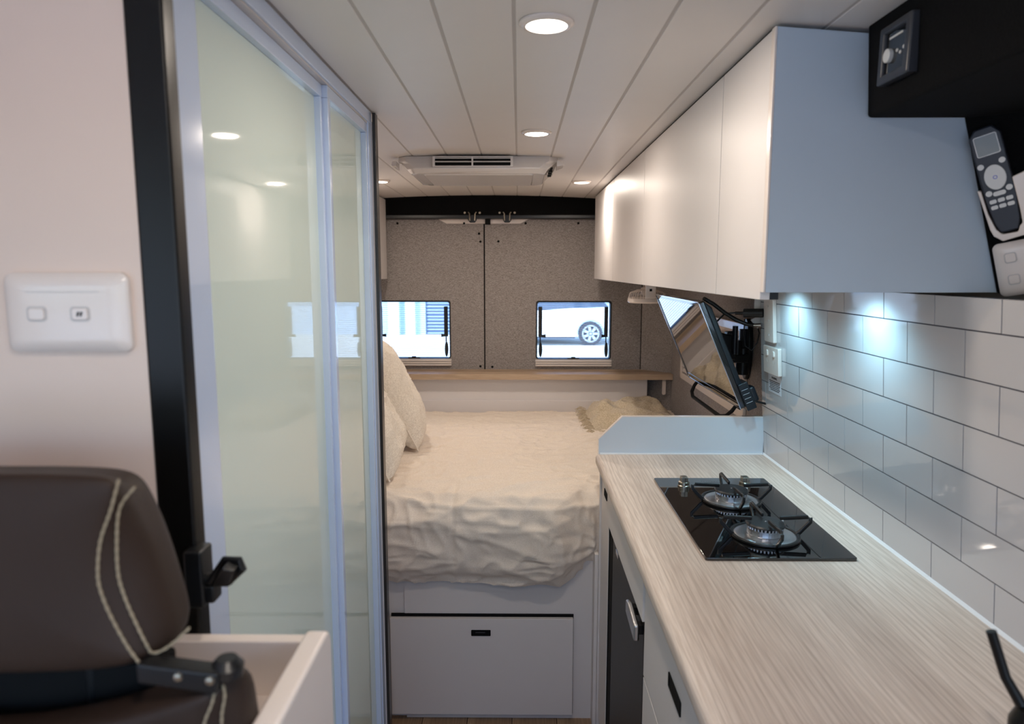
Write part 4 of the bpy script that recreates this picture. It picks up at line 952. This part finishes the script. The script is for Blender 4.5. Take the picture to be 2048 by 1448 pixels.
# seat back
sr = [(-.425, 1.135), (-.345, 1.150), (-.300, 1.162), (-.262, 1.176), (-.238, 1.182), (-.222, 1.1845), (-.2135, 1.178), (-.2115, 1.160), (-.2095, 1.136), (-.210, 1.10), (-.212, .95), (-.215, .6)]
sfn = [(-.425, 1.130), (-.350, 1.145), (-.305, 1.157), (-.270, 1.168), (-.246, 1.176), (-.232, 1.180), (-.2355, 1.168), (-.2420, 1.152), (-.2440, 1.132), (-.245, 1.10), (-.247, .95), (-.25, .6)]
def sl(A, y, f_=1.0):
    kk = max(1, y / .525)
    pts = [((hc + (p[0] - hc) * f_) * kk, 1.5 - (1.5 - p[1]) * kk * (1 + (1 - f_) * .4)) for p in A]
    full = pts + [(2 * hc * kk - p[0], p[1]) for p in reversed(pts[1:])]
    return [(p[0], y, p[1]) for p in full]
sbk = obj('backrest', loft([sl(sfn, .495, .80), sl(sfn, .492, .95), sl(sfn, .498), sl(mixp(sfn, sr, .6), .508), sl(sr, .525), sl(sr, .56), sl(sr, .585, .95), sl(sr, .60, .8)]), 'leather', se, subs=1, smooth=True)
stitches('stitching', [(p[0], .4965, p[1]) for p in sfn[5:11]], sbk)
md = mixp(sfn, sr, .38)
stitches('stitching', [(p[0], .5015, p[1]) for p in md[5:11]], sbk)
bar = obj('headrest_bar', MB().hexa([(-.290, .493, 1.187), (-.230, .493, 1.178), (-.230, .510, 1.178), (-.290, .510, 1.187), (-.290, .493, 1.203), (-.228, .493, 1.195), (-.228, .510, 1.195), (-.290, .510, 1.203)]), 'blackpl', se, bevel=.002)
for xx in (-.258, -.234): obj('bar_screw', MB().lathe([(.0036, 0), (.0030, -.0015), (.001, -.002)], (xx, .493, 1.1930 + (-.003 if xx > -.25 else 0)), 14, 'y'), 'satin', bar)
obj('bar_knob', MB().lathe([(.012, -.004), (.013, .004), (.008, .010)], (-.2270, .508, 1.190), 18), 'blackpl', se, smooth=True)
for xx in (-.36, -.49): obj('headrest_post', MB().cyl((xx, .55, 1.10), (xx, .55, 1.20), .006, n=14), 'blackpl', se, smooth=True)
obj('headrest_gap_shade', MB().box(-.60, -.300, .545, .575, 1.05, 1.172), 'matteblack', se, bevel=.004)  # black block paints the shade in the gap below the headrest
obj('seat_cushion', MB().box(-.65, -.215, .12, .56, .45, .60), 'leather', se, bevel=.04, seg=4)
obj('pedestal', MB().box(-.60, -.26, .18, .52, 0, .45), 'matteblack', se, bevel=.01)

# ================================================================== OUTSIDE
GZ0 = -.57
st('ground', MB().box(-60, 60, -60, 60, GZ0 - .1, GZ0), 'concrete')
fac = obj('workshop_building', MB().box(-12, -2.95, 22.2, 26, GZ0, 5).box(-2.95, 1.05, 22.4, 26, GZ0, 5).box(1.05, 16, 22.2, 26, GZ0, 5), 'facade', label='pale workshop building across the yard seen through the rear windows', cat='building')
rs = obj('roller_door', MB().box(-2.94, 1.04, 22.35, 22.4, GZ0, 4.2), 'shutter', fac)
for q in range(44):
    z = GZ0 + .02 + q * .105
    obj('shutter_slat', MB().hexa([(-2.94, 22.28, z), (1.04, 22.28, z), (1.04, 22.35, z), (-2.94, 22.35, z), (-2.94, 22.34, z + .09), (1.04, 22.34, z + .09), (1.04, 22.35, z + .095), (-2.94, 22.35, z + .095)]), 'shutter', rs)
for (a, b) in ((-4.1, -3.75), (-3.55, -3.25)): obj('wall_column', MB().box(a, b, 21.95, 22.2, GZ0, 5), 'column', fac)
for q in range(6): obj('wall_panel', MB().box(1.2 + q * 1.1, 2.22 + q * 1.1, 22.12, 22.2, GZ0 + 1.0, 4.5), 'facade', fac)
car = thing('car', 'white car parked in the yard, seen through the right rear window', 'car', (.6, 19.8, GZ0))
WX, WX2, WR, CYF, CYB = 1.965, -.72, .325, 19.0, 20.7
def arch(cx): return [(cx + .39 * math.cos(R(a)), GZ0 + .33 + .39 * math.sin(R(a))) for a in range(-12, 193, 14)]
body = [(-1.62, GZ0 + .30), (-1.68, GZ0 + .62), (-1.60, GZ0 + .90), (-.9, GZ0 + .98), (.5, GZ0 + .95), (1.4, GZ0 + 1.01), (2.75, GZ0 + 1.06), (2.85, GZ0 + .7), (2.80, GZ0 + .30)]
body += arch(WX) + [(WX - .42, GZ0 + .22), (WX2 + .42, GZ0 + .22)] + arch(WX2)
obj('car_body', MB().prism(body, CYF, CYB), 'car', car)
obj('cabin_glass', MB().hexa([(-1.0, CYF + .06, GZ0 + .95), (2.5, CYF + .06, GZ0 + 1.0), (2.5, CYB - .06, GZ0 + 1.0), (-1.0, CYB - .06, GZ0 + .95), (-.4, CYF + .2, GZ0 + 1.40), (2.1, CYF + .2, GZ0 + 1.45), (2.1, CYB - .2, GZ0 + 1.45), (-.4, CYB - .2, GZ0 + 1.40)]), 'carglass', car, bevel=.03)
obj('car_roof', MB().box(-.38, 2.08, CYF + .2, CYB - .2, GZ0 + 1.41, GZ0 + 1.48), 'car', car, bevel=.03)
obj('sill', MB().box(WX2 + .4, WX - .42, CYF - .01, CYF + .1, GZ0 + .20, GZ0 + .24), 'tyre', car)
for cx in (WX, WX2):
    wh = obj('wheel', MB().lathe([(.20, .0), (.24, -.02), (WR, .0), (WR, .2), (.2, .21)], (cx, CYF + .01, GZ0 + WR), 40, 'y'), 'tyre', car, smooth=True)
    rim = MB().ring(oval(cx, GZ0 + WR, .235, .235, 32), oval(cx, GZ0 + WR, .20, .20, 32), CYF - .015, CYF + .05)
    rim.lathe([(.05, -.01), (.06, .03)], (cx, CYF, GZ0 + WR), 16, 'y')
    for q in range(7):
        a = 2 * PI * q / 7; c_, s_ = math.cos(a), math.sin(a)
        rim.ribbon([(cx + .03 * c_, CYF, GZ0 + WR + .03 * s_), (cx + .21 * c_, CYF, GZ0 + WR + .21 * s_)], .07, .03, up=(0, 1, 0))
    obj('alloy_rim', rim, 'rim', wh)
